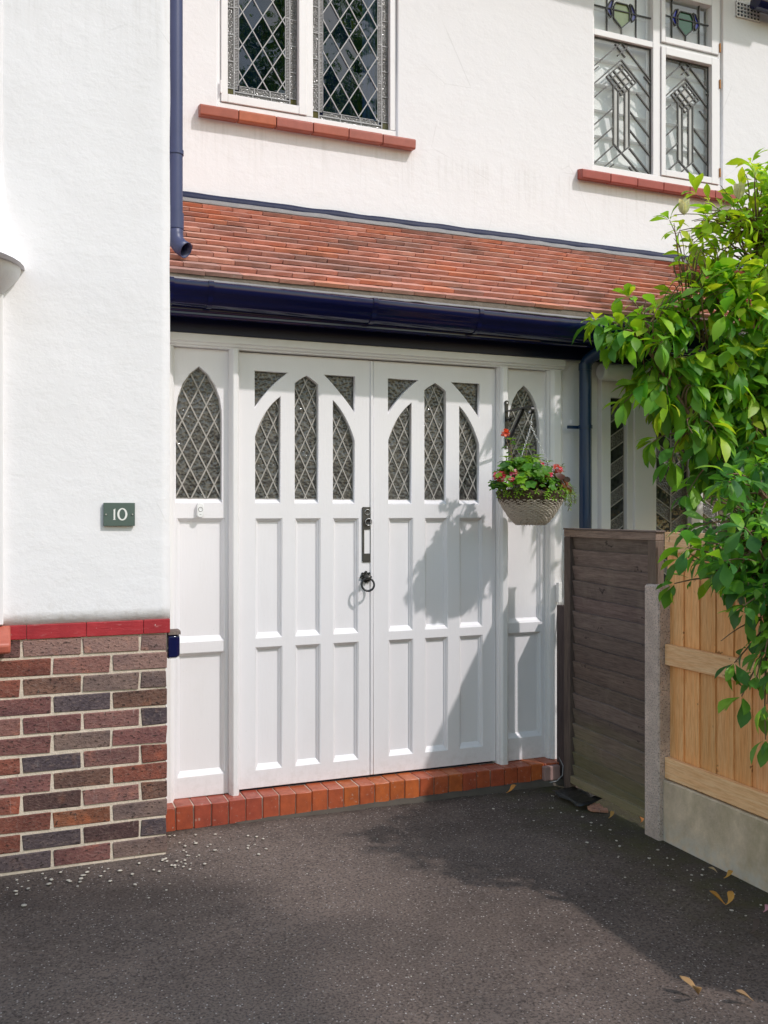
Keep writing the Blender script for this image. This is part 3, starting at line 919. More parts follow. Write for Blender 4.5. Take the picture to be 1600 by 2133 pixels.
fan(4.0875, 4.4775, 4.5945, 4.8795, 4.282, [(0.015, 0.13, 0.045), (0.003, 0.012, 0.42)], M['lead'])
clay_sill(wb, [3.382, 3.60, 3.81, 4.02, 4.235, 4.45, 4.66], 3.592, [(0.36, 0.075, 0.055), (0.40, 0.085, 0.065), (0.37, 0.080, 0.060)])
# air vent and the end of a blue eaves gutter at the top right
vent = bars('air_vent', [(4.676, 4.895, UW-.012, UW-.002, z, z+.008) for z in (4.838, 4.863, 4.888, 4.913, 4.938)] + [(4.676 + .0295*i, 4.683 + .0295*i, UW-.0125, UW-.0025, 4.838, 4.946) for i in range(8)], M['frame'], H, bevel=0)
MB().box(4.68, 4.89, UW-.0035, UW-.001, 4.84, 4.944).build('vent_cavity', M['room'], vent)
MB().tube([(4.76, UW-.10, 4.915), (5.14, UW-.10, 4.90)], 0.055, 14).build('gutter_end', M['navy'], H, smooth=True)

# ---- lean-to roof --------------------------------------------------------------
EV = Vector((0, 4.045, 2.405)); TP = Vector((0, 5.07, 3.062))
su = (TP - EV).normalized(); sn = Vector((0, -su.z, su.y))
slope = (TP - EV).length
RX0, RX1 = 0.622, 4.72
roof = MB()
p0, p1 = EV + su*0.03 - sn*0.004, TP - sn*0.004
roof.add([(RX0, p0.y, p0.z), (RX1, p0.y, p0.z), (RX1, p1.y, p1.z), (RX0, p1.y, p1.z), (RX0, p0.y, p0.z-.03), (RX1, p0.y, p0.z-.03), (RX1, p1.y, p1.z-.03), (RX0, p1.y, p1.z-.03)], [(0,1,2,3),(7,6,5,4),(0,4,5,1),(1,5,6,2),(2,6,7,3),(3,7,4,0)])
roof = roof.build('roof', M['room'], H)
NR = 13
GA = (slope - 0.02)/NR
TW, TL, TT = 0.165, 0.20, 0.0175
kt = TT/GA*1.16
def tile_mesh(seed, w=TW):
    r_ = random.Random(seed)
    b = MB()
    vs = []
    cam_ = 0.0
    for zi in (0, 1):
        for yi in (0.0, 0.5, 1.0):
            for xi in (-0.5, -0.17, 0.17, 0.5):
                x = xi*(w - 0.003) + r_.uniform(-.0008, .0008)
                y = yi*TL + (r_.uniform(-.0014, .0014) if yi == 0 else 0)
                z = 0.026 - kt*y + zi*TT + cam_*(1 - (xi*2)**2) + r_.uniform(-.0007, .0007)
                vs.append((x, y, z))
    fs = []
    for j in range(2):
        for i in range(3):
            a = j*4+i
            fs.append((12+a, 12+a+1, 12+a+5, 12+a+4)); fs.append((a+4, a+5, a+1, a))
    for i in range(3):
        fs.append((i, i+1, 13+i, 12+i)); fs.append((8+i+1, 8+i, 20+i, 21+i))
    for j in range(2):
        fs.append((j*4+4, j*4, 12+j*4, 16+j*4)); fs.append((j*4+3, j*4+7, 19+j*4, 15+j*4))
    b.add(vs, fs)
    me = b.mesh('tile'); me.materials.append(M['tile'])
    return me
tms = [tile_mesh(i) for i in range(6)]
tmh = [tile_mesh(40 + i, TW/2) for i in range(2)]
rot = Matrix((Vector((1,0,0)), su, sn)).transposed().to_euler()
TCOL = [(0.60, 0.285, 0.215), (0.57, 0.275, 0.212), (0.52, 0.255, 0.200), (0.64, 0.270, 0.175), (0.49, 0.255, 0.208), (0.42, 0.240, 0.200), (0.60, 0.325, 0.255)]
for j in range(NR):
    x = RX0 + 0.002 + (TW/2 if j % 2 else 0)
    if j % 2:
        p = EV + su*(j*GA)
        o = obj('tile', tmh[j % 2], None, roof, loc=(RX0 + .002 + TW/4, p.y, p.z)); o.rotation_euler = rot
        o.color = (*TCOL[rnd.randrange(7)], 1)
    while x + TW < RX1:
        xc = x + TW/2
        if xc > 3.95 and j > 0: break
        p = EV + su*(j*GA + rnd.uniform(-.002, .002)) + sn*rnd.uniform(0, .0014)
        o = obj('tile', tms[rnd.randrange(6)], None, roof, loc=(xc + rnd.uniform(-.001, .001), p.y, p.z))
        o.rotation_euler = (rot.x + rnd.uniform(-.004, .004), rot.y + rnd.uniform(-.005, .005), rot.z + rnd.uniform(-.004, .004))
        # patches of older, browner tiles
        old = noise.noise(Vector((xc*1.5, j*0.28, 2.2)))
        pick = TCOL[rnd.choice([0, 0, 1, 1, 2, 3, 6])] if old < 0.24 else TCOL[rnd.choice([1, 2, 4, 4, 5, 5])]
        if xc < 0.95 and j < 7: pick = TCOL[rnd.choice([4, 5, 5, 6])]
        f = rnd.uniform(0.90, 1.12)
        o.color = (pick[0]*f, pick[1]*f, pick[2]*f, 1)
        x += TW
# remaining strip of tiles far right, behind the tree
b = MB()
for j in range(1, NR):
    x = 3.9
    while x < RX1 - .02:
        p = EV + su*(j*GA)
        t_ = tms[(j + int(x*10)) % 6]
        mt = Matrix.Translation((x + TW/2 + (TW/2 if j % 2 else 0), p.y, p.z)) @ rot.to_matrix().to_4x4()
        if x + TW*1.5 > 4.0 + 0*j:
            b.add([mt @ v.co for v in t_.vertices], [tuple(q.vertices) for q in t_.polygons])
        x += TW
o = b.build('tile_run', M['tile'], roof); o.color = (0.33, 0.11, 0.075, 1); tag(o, kind='stuff')
# lead flashing and navy painted cover strip at the top
b = MB()
vs = []
n = 90
for i in range(n+1):
    x = RX0 + (RX1-RX0)*i/n
    w1 = 0.006*noise.noise(Vector((x*7, 0, 0))); w2 = 0.009*noise.noise(Vector((x*5, 4, 0)))
    a = TP - su*(0.070 + w2) + sn*(0.038 + w1*.4); c = TP - su*0.020 + sn*(0.042 + w1)
    vs += [(x, a.y, a.z), (x, c.y, c.z), (x, UW - .022, 3.100 + w1), (x, UW - .018, 3.104)]
b.add(vs, [(i*4+k, i*4+4+k, i*4+5+k, i*4+1+k) for i in range(n) for k in range(3)])
o = b.build('flashing', M['flash'], H, smooth='all')
sm = o.modifiers.new('thick', 'SOLIDIFY'); sm.thickness = 0.004; sm.offset = -1
b = MB()
vs = []
for i in range(n+1):
    x = RX0 + (RX1-RX0)*i/n
    w1 = 0.005*noise.noise(Vector((x*6, 9, 0)))
    vs += [(x, UW - .024, 3.076), (x, UW - .036, 3.082), (x, UW - .032, 3.122 + w1), (x, UW - .001, 3.136 + w1)]
b.add(vs, [(i*4+k, i*4+4+k, i*4+5+k, i*4+1+k) for i in range(n) for k in range(3)])
b.build('flashing_trim', make_plain('faded_navy_paint', (0.006, 0.012, 0.050), 0.55, bs=40, bst=0.4, bd=0.004, var=0.6, spec=0.3), H, smooth='all')

# ---- gutter, fascia, soffit
GD = -0.022
gp = [(4.050, 2.390), (3.965, 2.388), (3.955, 2.380), (3.953, 2.358), (3.962, 2.340), (3.976, 2.330), (3.981, 2.318), (3.990, 2.300), (4.012, 2.288), (4.050, 2.286)]
gp_in = [(4.046, 2.392), (4.046, 2.300), (4.0, 2.305), (3.985, 2.33), (3.965, 2.35), (3.962, 2.388)]
gut = MB().extrude_x(gp, 0.618, 2.70, True, GD).build('gutter', M['navy'], H, smooth=True)
MB().extrude_x([(y, z + GD) for y, z in gp], 2.702, 4.72, True, -0.01).build('gutter', M['navy'], H, smooth=True)
for x in (0.80, 1.555, 2.10, 0.632):
    dz = GD*(x - .618)/2.08
    pr_ = [(y - (.005 if y < 4.04 else 0), z + dz - (.004 if z < 2.33 else -.003)) for y, z in gp]
    MB().extrude_x(pr_, x - .011, x + .011).build('gutter_union', M['navy'], gut, smooth=True)
# peeling felt edge between tiles and gutter
b = MB()
vs = []
for i in range(121):
    x = 0.62 + 4.05*i/120
    dz = -0.012*(x-.62)/2
    vs += [(x, 4.030, 2.412 + dz), (x, 3.99 + .012*noise.noise(Vector((x*12, 1, 1))), 2.392 + dz + .004*noise.noise(Vector((x*20, 1, 1)))), (x, 4.04, 2.388 + dz)]
b.add(vs, [(i*3+k, i*3+3+k, i*3+4+k, i*3+1+k) for i in range(120) for k in range(2)])
b.build('underlay_edge', M['flash'], H, smooth='all')
MB().box(0.622, 4.70, 4.036, 4.050, 2.386, 2.4275).build('eaves_fillet', make_plain('dirty_mortar', (0.20, 0.165, 0.135), 0.95, bs=40, bst=0.8, bd=0.008, var=0.8), H)
MB().extrude_x([(4.052, 2.398), (4.052, 2.292), (4.046, 2.286), (4.046, 2.276), (4.054, 2.270), (4.054, 2.258), (4.062, 2.252), (4.092, 2.252), (4.092, 2.398)], 0.612, 4.72).build('fascia', M['navy'], H, bevel=0.002)
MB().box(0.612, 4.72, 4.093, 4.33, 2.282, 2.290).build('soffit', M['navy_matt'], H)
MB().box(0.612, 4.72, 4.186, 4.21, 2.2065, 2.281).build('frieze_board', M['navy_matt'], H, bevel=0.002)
# ---- downpipes
def pipe(path, r, mat, par, name='downpipe'):
    return MB().tube(path, r, 16).build(name, mat, par, smooth=True)
PX, PY = 0.683, 4.17
dp = pipe([(PX, PY, 5.1), (PX, PY, 2.72)], 0.0325, M['pipe'], H)
MB().tube([(PX, PY, 2.725), (PX, PY, 2.655)], 0.037, 16).build('collar', M['pipe'], dp, smooth=True)
shoe = [(PX, PY, 2.67), (PX, PY, 2.63), (PX+.004, PY-.006, 2.60), (PX+.020, PY-.022, 2.572), (PX+.040, PY-.042, 2.555)]
MB().tube(shoe, [.0345, .0345, .035, .036, .037], 16, caps=False).build('shoe', M['pipe'], dp, smooth=True).modifiers.new('t', 'SOLIDIFY').thickness = 0.003
b = MB().tube([(PX, PY, 2.985), (PX, PY, 3.005)], 0.0365, 16)
b.box(WX, PX, PY+.006, PY+.016, 2.987, 3.003)
b.build('clip', M['pipe'], dp, smooth=True)
QX, QY = 2.806, 4.13
dq = pipe([(2.875, 4.005, 2.31), (2.872, 4.008, 2.275), (2.855, 4.03, 2.245), (2.825, 4.08, 2.215), (2.812, 4.11, 2.20), (QX, QY, 2.17), (QX, QY, 2.14), (QX, QY, 0.02)], 0.0325, M['pipe2'], H)
MB().tube([(QX, QY, 2.180), (QX, QY, 2.145)], 0.036, 16).build('collar', M['pipe2'], dq, smooth=True)
b = MB().tube([(QX, QY, 1.838), (QX, QY, 1.856)], 0.037, 16)
b.box(2.722, QX, 4.165, 4.176, 1.839, 1.855)
b.build('clip', M['pipe2'], dq, smooth=True)

# ---- wall beside the doors and the porch window of the adjoining half
me = plate_mesh('wall', rect(2.731, 5.1, -0.05, 2.2815), [rect(2.955, 4.60, 0.75, 2.16)], 4.232, 4.42, 0.003)
obj('wall', me, M['render'], H)
pw = bars('window', [(2.957, 3.016, 4.20, 4.27, 0.80, 2.158), (3.126, 3.322, 4.205, 4.27, 0.80, 2.158), (3.560, 3.64, 4.20, 4.27, 0.80, 2.158), (3.90, 3.98, 4.20, 4.27, 0.80, 2.158), (4.25, 4.33, 4.20, 4.27, 0.80, 2.158), (2.957, 4.597, 4.195, 4.275, 0.755, 0.7995), (3.0165, 3.1255, 4.21, 4.27, 2.02, 2.157), (3.3225, 3.5595, 4.21, 4.27, 2.02, 2.157), (3.6405, 3.8995, 4.21, 4.27, 2.02, 2.157), (3.9805, 4.2495, 4.21, 4.27, 2.02, 2.157)], M['frame'], H)
MB().box(3.165, 3.285, 4.188, 4.2045, 0.801, 2.15).build('pilaster', M['frame'], pw, bevel=0.004)
MB().box(2.96, 4.59, 4.278, 4.29, 0.76, 2.15).build('dark_interior', M['room'], pw)
def slant_strip(x0, x1, y, up):
    box = rect(x0, x1, 0.80, 2.02)
    dz = (x1-x0)*0.62*up
    came = MB()
    z = 0.72; k = 0
    while z < 2.1:
        p = clip(ccw([(x0+.002, z+.003), (x1-.002, z+dz+.003), (x1-.002, z+dz+.074), (x0+.002, z+.074)]), box)
        if p: pane(p, y, M['ripple'] if k % 2 else M['darkglass'], pw, 0.03)
        p = clip(ccw(strip((x0, z+.0385*2), (x1, z+dz+.0385*2), .006)), box)
        if p: came.prism(p, y-.003, y+.003)
        z += 0.077; k += 1
    came.box(x0, x0+.004, y-.004, y+.003, .80, 2.02); came.box(x1-.004, x1, y-.004, y+.003, .80, 2.02)
    came.build('lead_came', M['lead_lt'], pw)
slant_strip(3.0165, 3.1255, 4.235, 1)
for (a, c) in ((3.3225, 3.5595), (3.6405, 3.8995), (3.9805, 4.2495)):
    mid = (a+c)/2
    slant_strip(a, mid, 4.235, -1); slant_strip(mid, c, 4.235, 1)
# white roller tube under the soffit
MB().tube([(2.925, 4.165, 2.150), (2.935, 4.165, 2.150), (2.94, 4.165, 2.150), (4.55, 4.165, 2.150)], [.040, .046, .047, .047], 20).build('awning_tube', M['white'], H, smooth=True)

# ---- door frame
def moulded(x0, x1, y, s):
    """plan of an upright with stepped edges"""
    d = DF + 0.06
    return [(x0, d), (x0, y+.030), (x0+.006*s, y+.022), (x0+.006*s, y+.012), (x0+.013*s, y+.004), (x0+.018*s, y), (x1-.018*s, y), (x1-.013*s, y+.004), (x1-.006*s, y+.012), (x1-.006*s, y+.022), (x1, y+.030), (x1, d)]
FF = 4.200
fr = MB()
fr.extrude_z(moulded(0.938, 0.984, FF, .75), 0.098, 2.147)
fr.extrude_z(moulded(2.337, 2.397, FF, 1), 0.098, 2.147)
fr.extrude_z(moulded(2.634, 2.728, FF, 1.6), 0.098, 2.147)
fr.extrude_z(moulded(0.614, 0.690, FF+.012, 1.2), 0.02, 2.147)
fr.extrude_x([(FF, 2.2055), (FF, 2.172), (FF+.008, 2.166), (FF+.010, 2.158), (FF+.018, 2.154), (FF+.020, 2.1475), (DF+.06, 2.1475), (DF+.06, 2.2055)], 0.612, 2.730)
frame = fr.build('door_frame', M['frame'], H, bevel=0.0015)

# ---- doors
def panel_mesh(x0, x1, z0, z1, y):
    """a sunk panel with stepped sides and a sloping sill"""
    steps = [(0, 0, 0.0015), (.004, .004, .0045), (.0065, .010, .0105), (.013, .016, .0145), (.015, .024, .021)]
    rings = [[Vector((x0+s, y+d, z0+b_)), Vector((x1-s, y+d, z0+b_)), Vector((x1-s, y+d, z1-s)), Vector((x0+s, y+d, z1-s))] for s, b_, d in steps]
    b = MB().loft(rings, caps=False)
    k = len(b.v) - 4
    b.f.append((k, k+1, k+2, k+3))
    b.add([(x0, y+.03, z0), (x1, y+.03, z0), (x1, y+.03, z1), (x0, y+.03, z1)], [(0,1,2,3)])
    n = len(b.v)
    for i in range(4): b.f.append((i, (i+1) % 4, n-4+(i+1) % 4, n-4+i))
    return b
def sill_wedge(x0, x1, z0, z1, y):
    return MB().add([(x0, y+.001, z0), (x1, y+.001, z0), (x1, y+.024, z1), (x0, y+.024, z1), (x0, y+.035, z1), (x1, y+.035, z1), (x1, y+.035, z0), (x0, y+.035, z0)],
                    [(0,1,2,3),(3,2,5,4),(4,5,6,7),(7,6,1,0),(0,3,4,7),(1,6,5,2)])
GY = DF + 0.024
def make_door(X0, w, name_pull):
    s = w/0.672
    def U(pts): return [(X0 + u*s, z) for u, z in pts]
    sb, gb = 1.440, 1.461
    spL = U([(.077, 2.060), (.239, 2.060)] + arc((.239, 2.060), (.150, 1.982), (.077, 1.885), 8)[1:])
    spR = U([(.580, 2.060)] + [(.580, 1.883)] + arc((.580, 1.883), (.500, 1.980), (.421, 2.060), 8)[1:])
    lanL = U([(.079, sb), (.202, sb), (.202, 1.945)] + arc((.202, 1.945), (.129, 1.866), (.079, 1.756), 8)[1:])
    cen = U([(.273, sb), (.391, sb)] + [(.391, 2.012)] + arc((.391, 2.012), (.361, 2.033), (.332, 2.050), 4)[1:] + arc((.332, 2.050), (.302, 2.033), (.273, 2.012), 4)[1:])
    lanR = U([(.466, sb), (.578, sb)] + arc((.578, 1.748), (.530, 1.858), (.466, 1.940), 8))
    pans = []
    for (a, c) in ((.081, .210), (.276, .401), (.468, .598)):
        pans.append((X0+a*s, X0+c*s, 0.810, 1.369)); pans.append((X0+a*s, X0+c*s, 0.193, 0.766))
    me = plate_mesh('door', rect(X0, X0+w, 0.110, 2.143), [ccw(p) for p in (spL, spR, lanL, cen, lanR)] + [rect(*p) for p in pans], DF, DF + 0.045, 0.002)
    d = obj('door', me, M['paint'], H)
    for p in pans: panel_mesh(*p, DF).build('panel', M['paint'], d)
    for p in (lanL, cen, lanR):
        xs = [q[0] for q in p]
        sill_wedge(min(xs)+.0005, max(xs)-.0005, sb+.0005, gb, DF).build('window_sill', M['paint'], d)
        g_ = clip(ccw(p), rect(min(xs)-.1, max(xs)+.1, gb, 3))
        lattice(g_, 0.0625, 0.135, sum(xs[:2])/2 if p is not cen else (min(xs)+max(xs))/2, 1.545, GY, M['obscure'], M['lead_lt'], d, 0.0054)
    for p in (spL, spR):
        pane(ccw(p), GY, M['obscure'], d, 0.01)
    return d
dl = make_door(0.9865, 0.6655, True)
dr = make_door(1.6575, 0.6785, False)
MB().box(1.640, 1.6545, DF-.007, DF+.001, 0.112, 2.140).build('meeting_bead', M['paint'], dl, bevel=0.003)
MB().box(0.985, 2.336, DF+.03, DF+.05, 0.05, 2.16).build('door_backing', M['room'], H)

# ---- sidelights
def sidelight(x0, x1, ax0, ax1, px0, px1, zs):
    sb, gb = 1.440, 1.461
    cx = (ax0+ax1)/2; hw = (ax1-ax0)/2
    def side(s):
        return [(cx+s*hw, 1.80), (cx+s*hw*.985, 1.868), (cx+s*hw*.90, 1.925), (cx+s*hw*.70, 1.983), (cx+s*hw*.40, 2.030)]
    ar = [(ax0, sb), (ax1, sb)] + side(1) + [(cx, 2.064)] + side(-1)[::-1]
    pans = [(px0, px1, zs[0], 1.371), (px0, px1, zs[1], zs[2])]
    me = plate_mesh('sidelight', rect(x0, x1, 0.1005, 2.1465), [ar] + [rect(*p) for p in pans], DF, DF+.045, 0.002)
    d = obj('sidelight', me, M['paint'], H)
    for p in pans: panel_mesh(*p, DF).build('panel', M['paint'], d)
    sill_wedge(ax0+.0005, ax1-.0005, sb+.0005, gb, DF).build('window_sill', M['paint'], d)
    lattice(clip(ccw(ar), rect(ax0-.1, ax1+.1, gb, 3)), 0.0735, 0.146, cx, 1.745, GY, M['obscure'], M['lead_lt'], d, 0.0060)
    MB().box(x0, x1, DF+.046, DF+.06, 0.05, 2.16).build('backing', M['room'], d)
    return d
sidelight(0.66, 0.9385, 0.698, 0.908, 0.704, 0.920, (0.808, 0.195, 0.757))
sidelight(2.396, 2.66, 2.412, 2.600, 2.401, 2.612, (0.819, 0.217, 0.767))

# ---- door furniture
lp = plate_mesh('letter_plate', [(1.598, 1.160), (1.603, 1.155), (1.645, 1.155), (1.649, 1.160), (1.649, 1.420), (1.644, 1.425), (1.602, 1.425), (1.597, 1.420)], [rect(1.608, 1.6395, 1.197, 1.315)], DF-.006, DF+.0005, 0.0015)
lp = obj('letter_plate', lp, M['iron'], dl)
MB().box(1.6075, 1.640, DF-.0012, DF-.0004, 1.1965, 1.3155).build('letter_flap', M['paint'], lp)
def disc(c, r, y0, y1, n=20): 
    return [[Vector((c[0]+rr*math.cos(2*math.pi*k/n), y, c[1]+rr*math.sin(2*math.pi*k/n))) for k in range(n)] for rr, y in ((r, y0), (r*.96, y1-.001), (r*.7, y1))]
MB().loft(disc((1.6235, 1.399), .011, DF-.006, DF-.010)).build('key_cylinder', M['iron'], lp, smooth=True)
MB().torus((1.6235, DF-.008, 1.399), (0, 1, 0), .0135, .0016, 24, 6).build('cylinder_rim', M['steel'], lp, smooth='all')
MB().torus((1.6265, DF-.016, 1.351), (0, 1, 0.12), .0165, .0022, 28, 8).build('pull_ring', M['steel'], lp, smooth='all')
MB().loft(disc((1.6260, 1.353), .012, DF-.006, DF-.014)).build('ring_boss', M['black'], lp, smooth=True)
# ring handle with a scalloped rose
c = (1.6165, 1.082)
ro = []
for k in range(64):
    a = 2*math.pi*k/64
    rr = 0.0275 + 0.0035*math.cos(8*a)
    ro.append((c[0]+rr*math.cos(a), c[1]+rr*math.sin(a)))
hd = obj('ring_handle', plate_mesh('ring_handle', ro, [], DF-.007, DF+.0005, 0.002), M['black'], dl)
b = MB()
for k in range(8):
    a = 2*math.pi*k/8
    b.loft(disc((c[0]+.024*math.cos(a), c[1]+.024*math.sin(a)), .0055, DF-.006, DF-.011, 10))
b.build('rose_bead', M['black'], hd, smooth=True)
MB().loft([[Vector((c[0]+r_*math.cos(2*math.pi*k/16), y, c[1]+r_*math.sin(2*math.pi*k/16))) for k in range(16)] for r_, y in ((.016, DF-.006), (.014, DF-.018), (.010, DF-.030), (.008, DF-.046), (.010, DF-.050), (.004, DF-.054))]).build('spindle', M['iron'], hd, smooth=True)
MB().torus((c[0]-.0045, DF-.044, c[1]-.034), (0.10, 1, -0.22), .031, .0052, 32, 8).build('ring', M['black'], hd, smooth='all')

# ---- threshold of red bricks on edge
th = MB().box(0.60, 2.668, 4.150, 4.34, -0.05, 0.0945).build('threshold', M['mortar'], H)
qm = []
for i in range(5):
    me = brick_mesh('threshold_brick', 0.0745, 0.106, 0.12, 60+i, 0.0035, 0.0012)
    me.materials.clear(); me.materials.append(M['quarry']); qm.append(me)
x = 0.602; k = 0
QC = [(0.40, 0.085, 0.040), (0.43, 0.095, 0.038), (0.37, 0.075, 0.042), (0.50, 0.125, 0.035), (0.46, 0.105, 0.038)]
while x < 2.66:
    ln = 0.0775
    o = obj('brick', qm[k % 5], None, th, loc=(x + ln/2, 4.200 + rnd.uniform(-.0025, .0025), 0.046 + rnd.uniform(-.0015, .0015)))
    c_ = QC[rnd.randrange(5)]
    if k < 7: c_ = QC[rnd.choice([0, 2])]
    if 9 < k < 22: c_ = QC[rnd.choice([0, 1, 3, 4])]
    f = rnd.uniform(.9, 1.1)
    o.color = (c_[0]*f, c_[1]*f, c_[2]*f, 1)
    o.rotation_euler = (0, rnd.uniform(-.008, .008), rnd.uniform(-.012, .012))
    x += ln + 0.001; k += 1
b = MB()
n = 60
vs = []
for i in range(n+1):
    x = 0.95 + 1.75*i/n
    yb = 4.142 - 0.030*(i/n)**0.7 - 0.010 + 0.012*noise.noise(Vector((x*9, 0, 4)))
    zt = -0.002 + 0.024*(i/n)**.7 + .006*noise.noise(Vector((x*14, 3, 4)))
    vs += [(x, 4.16, zt), (x, yb, zt*.8), (x, yb-.012, -0.01)]
b.add(vs, [(i*3+k, i*3+3+k, i*3+4+k, i*3+1+k) for i in range(n) for k in range(2)])
b.build('concrete_footing', make_plain('grimy_concrete', (0.085, 0.070, 0.055), 0.95, bs=25, bst=0.6, bd=0.008, var=0.8), H, smooth='all')
MB().box(2.545, 2.640, 4.108, 4.1385, 0.018, 0.092).build('step_patch', make_plain('pink_concrete', (0.34, 0.21, 0.19), 0.9, bs=30, bst=0.4, var=0.6), H, bevel=0.006)

# ================================================================ small things on the walls
# house number plate
np_ = thing('house_number_plate', 'small green slate plate with white number 10 on the white wall', 'house number', (0.409, WF, 1.344))
MB().box(0.348, 0.470, WF-.016, WF-.004, 1.344, 1.437).build('plate', M['slate'], np_, bevel=0.0012)
def NPT(u, v): return (0.348 + (u-240)*1.19e-4, 1.437 - (v-270)*1.215e-4)
one = [NPT(*p) for p in ((540, 832), (545, 822), (563, 812), (563, 520), (552, 512), (552, 503), (600, 478), (618, 460), (622, 465), (616, 520), (616, 812), (632, 822), (635, 832))]
obj('numeral', plate_mesh('numeral', ccw(one), [], WF-.0172, WF-.0155), M['number'], np_)
def ell(cx, cy, rx, ry, n=40): return [NPT(cx+rx*math.cos(2*math.pi*k/n), cy+ry*math.sin(2*math.pi*k/n)) for k in range(n)]
obj('numeral', plate_mesh('numeral', ell(848, 650, 165, 205), [ell(848, 648, 98, 163)], WF-.0172, WF-.0155), M['number'], np_)
for u in (318, 1180):
    q = NPT(u, 650)
    MB().loft(disc(q, .0034, WF-.016, WF-.019, 12)).build('screw', M['steel'], np_, smooth=True)

# doorbell button
db = thing('doorbell', 'white oval doorbell button on the left side panel', 'doorbell', (0.806, DF, 1.373))
def pill(cx, z0, z1, hw, n=10):
    out = []
    for k in range(n+1):
        a = math.pi*k/n
        out.append((cx+hw*math.cos(a), z1-hw+hw*math.sin(a)))
    for k in range(n+1):
        a = math.pi + math.pi*k/n
        out.append((cx+hw*math.cos(a), z0+hw+hw*math.sin(a)))
    return out
obj('body', plate_mesh('body', pill(.806, 1.374, 1.443, .0155), [], DF-.020, DF+.0003, .003), M['white'], db)
MB().torus((.806, DF-.0202, 1.412), (0,1,0), .0098, .0009, 24, 5).build('button_rim', M['iron'], db, smooth='all')
MB().loft(disc((.806, 1.412), .009, DF-.0195, DF-.0215)).build('button', M['white'], db, smooth=True)
bars('mark', [(.802 + .0022*i, .8034 + .0022*i, DF-.0206, DF-.0198, 1.3875, 1.3895) for i in range(4)], M['iron'], db, bevel=0)

# navy box on the corner of the wing
kb = thing('wall_box', 'small navy plastic box on the brick wing corner', 'box', (0.63, 3.90, 0.80))
b = MB()
pr_ = [(3.885, .800), (3.885, .885), (3.905, .901), (3.955, .901), (3.965, .885), (3.965, .800), (3.95, .793), (3.90, .793)]
rings = [[Vector((x, y + (3.925-y)*k, z + (0.847-z)*k)) for y, z in pr_] for x, k in ((.6075, 0), (.640, 0), (.652, .10), (.656, .25))]
b.loft(rings)
b.build('casing', M['navy'], kb, smooth=True, bevel=.003)
MB().extrude_x([(3.881, .893), (3.884, .9045), (3.905, .9085), (3.955, .9085), (3.969, .893), (3.962, .893), (3.952, .903), (3.908, .903), (3.889, .893)], .6075, .658).build('lid', M['post_dark'], kb).color = (1.6, 1.6, 1.6, 1)

# ================================================================ fence on the right
FX = 2.60
fp = thing('wooden_fence', 'weathered dark brown overlapping-slat fence beside the white doors', 'fence', (FX, 3.65, 0))
for (y0, y1, z0, z1, nm) in ((3.9595, 4.016, 0.0, 1.275, 'stile'), (3.297, 3.352, 0.0, 1.275, 'stile'), (3.297, 4.016, 1.2755, 1.311, 'top_rail'), (3.3525, 3.959, 0.045, 0.082, 'bottom_rail')):
    o = MB().box(FX, FX+.045, y0, y1, z0, z1).build(nm, M['post_dark'] if nm == 'stile' else M['fence_dark'], fp, bevel=.003)
    o.color = (1.7, 1.6, 1.45, 1) if 'rail' in nm or y0 < 3.5 else (1.1, 1.05, 1.05, 1)
MB().box(FX-.003, FX+.05, 3.29, 4.02, 1.3115, 1.319).build('capping', M['fence_dark'], fp, bevel=.002).color = (1.1, 1.1, 1.1, 1)
ZL = [1.285, 1.212, 1.133, 1.058, .982, .907, .823, .742, .655, .573, .495, .419, .343, .273, .2, .134, .06]
ZR = [1.285, 1.211, 1.128, 1.044, .967, .894, .808, .729, .648, .555, .477, .404, .326, .258, .18, .11, .05]
for i in range(len(ZL)-1):
    b = MB()
    n = 12
    vs = []
    for k in range(n+1):
        t = k/n
        y = 3.958 + (3.3535-3.958)*t
        zt = ZL[i]*(1-t) + ZR[i]*t + 0.0045*noise.noise(Vector((t*3, i*1.7, 0))) + .0025*noise.noise(Vector((t*11, i*1.7, 3)))
        zb = ZL[i+1]*(1-t) + ZR[i+1]*t - 0.014
        xo = FX + .020
        bow = .002*noise.noise(Vector((t*4, i*2.3, 5)))
        vs += [(xo - .008 + bow, y, zt), (xo + .0095, y, zb), (xo + .017, y, zb), (xo + .0035 + bow, y, zt + .0015)]
    b.add(vs, [(k*4+j, k*4+4+j, k*4+4+(j+1) % 4, k*4+(j+1) % 4) for k in range(n) for j in range(4)] + [(3,2,1,0), (n*4, n*4+1, n*4+2, n*4+3)])
    o = b.build('slat', M['fence_dark'], fp)
    f = rnd.uniform(.72, 1.35)
    o.color = (f, f*rnd.uniform(.96, 1.02), f*rnd.uniform(.95, 1.05), 1)
bt = MB().box(2.652, 2.690, 4.024, 4.165, 0.0, 0.915).build('fence_batten', M['post_dark'], bevel=.003)
bt.color = (.8, .75, .85, 1)
tag(bt, 'narrow dark timber batten upright against the white door frame', 'batten')
b = MB().box(2.665, 2.685, 4.166, 4.190, 0.925, 1.03)
tag(b.build('cable_clip', M['white'], bevel=.002), 'small white plastic strip above the dark timber batten', 'plastic strip')

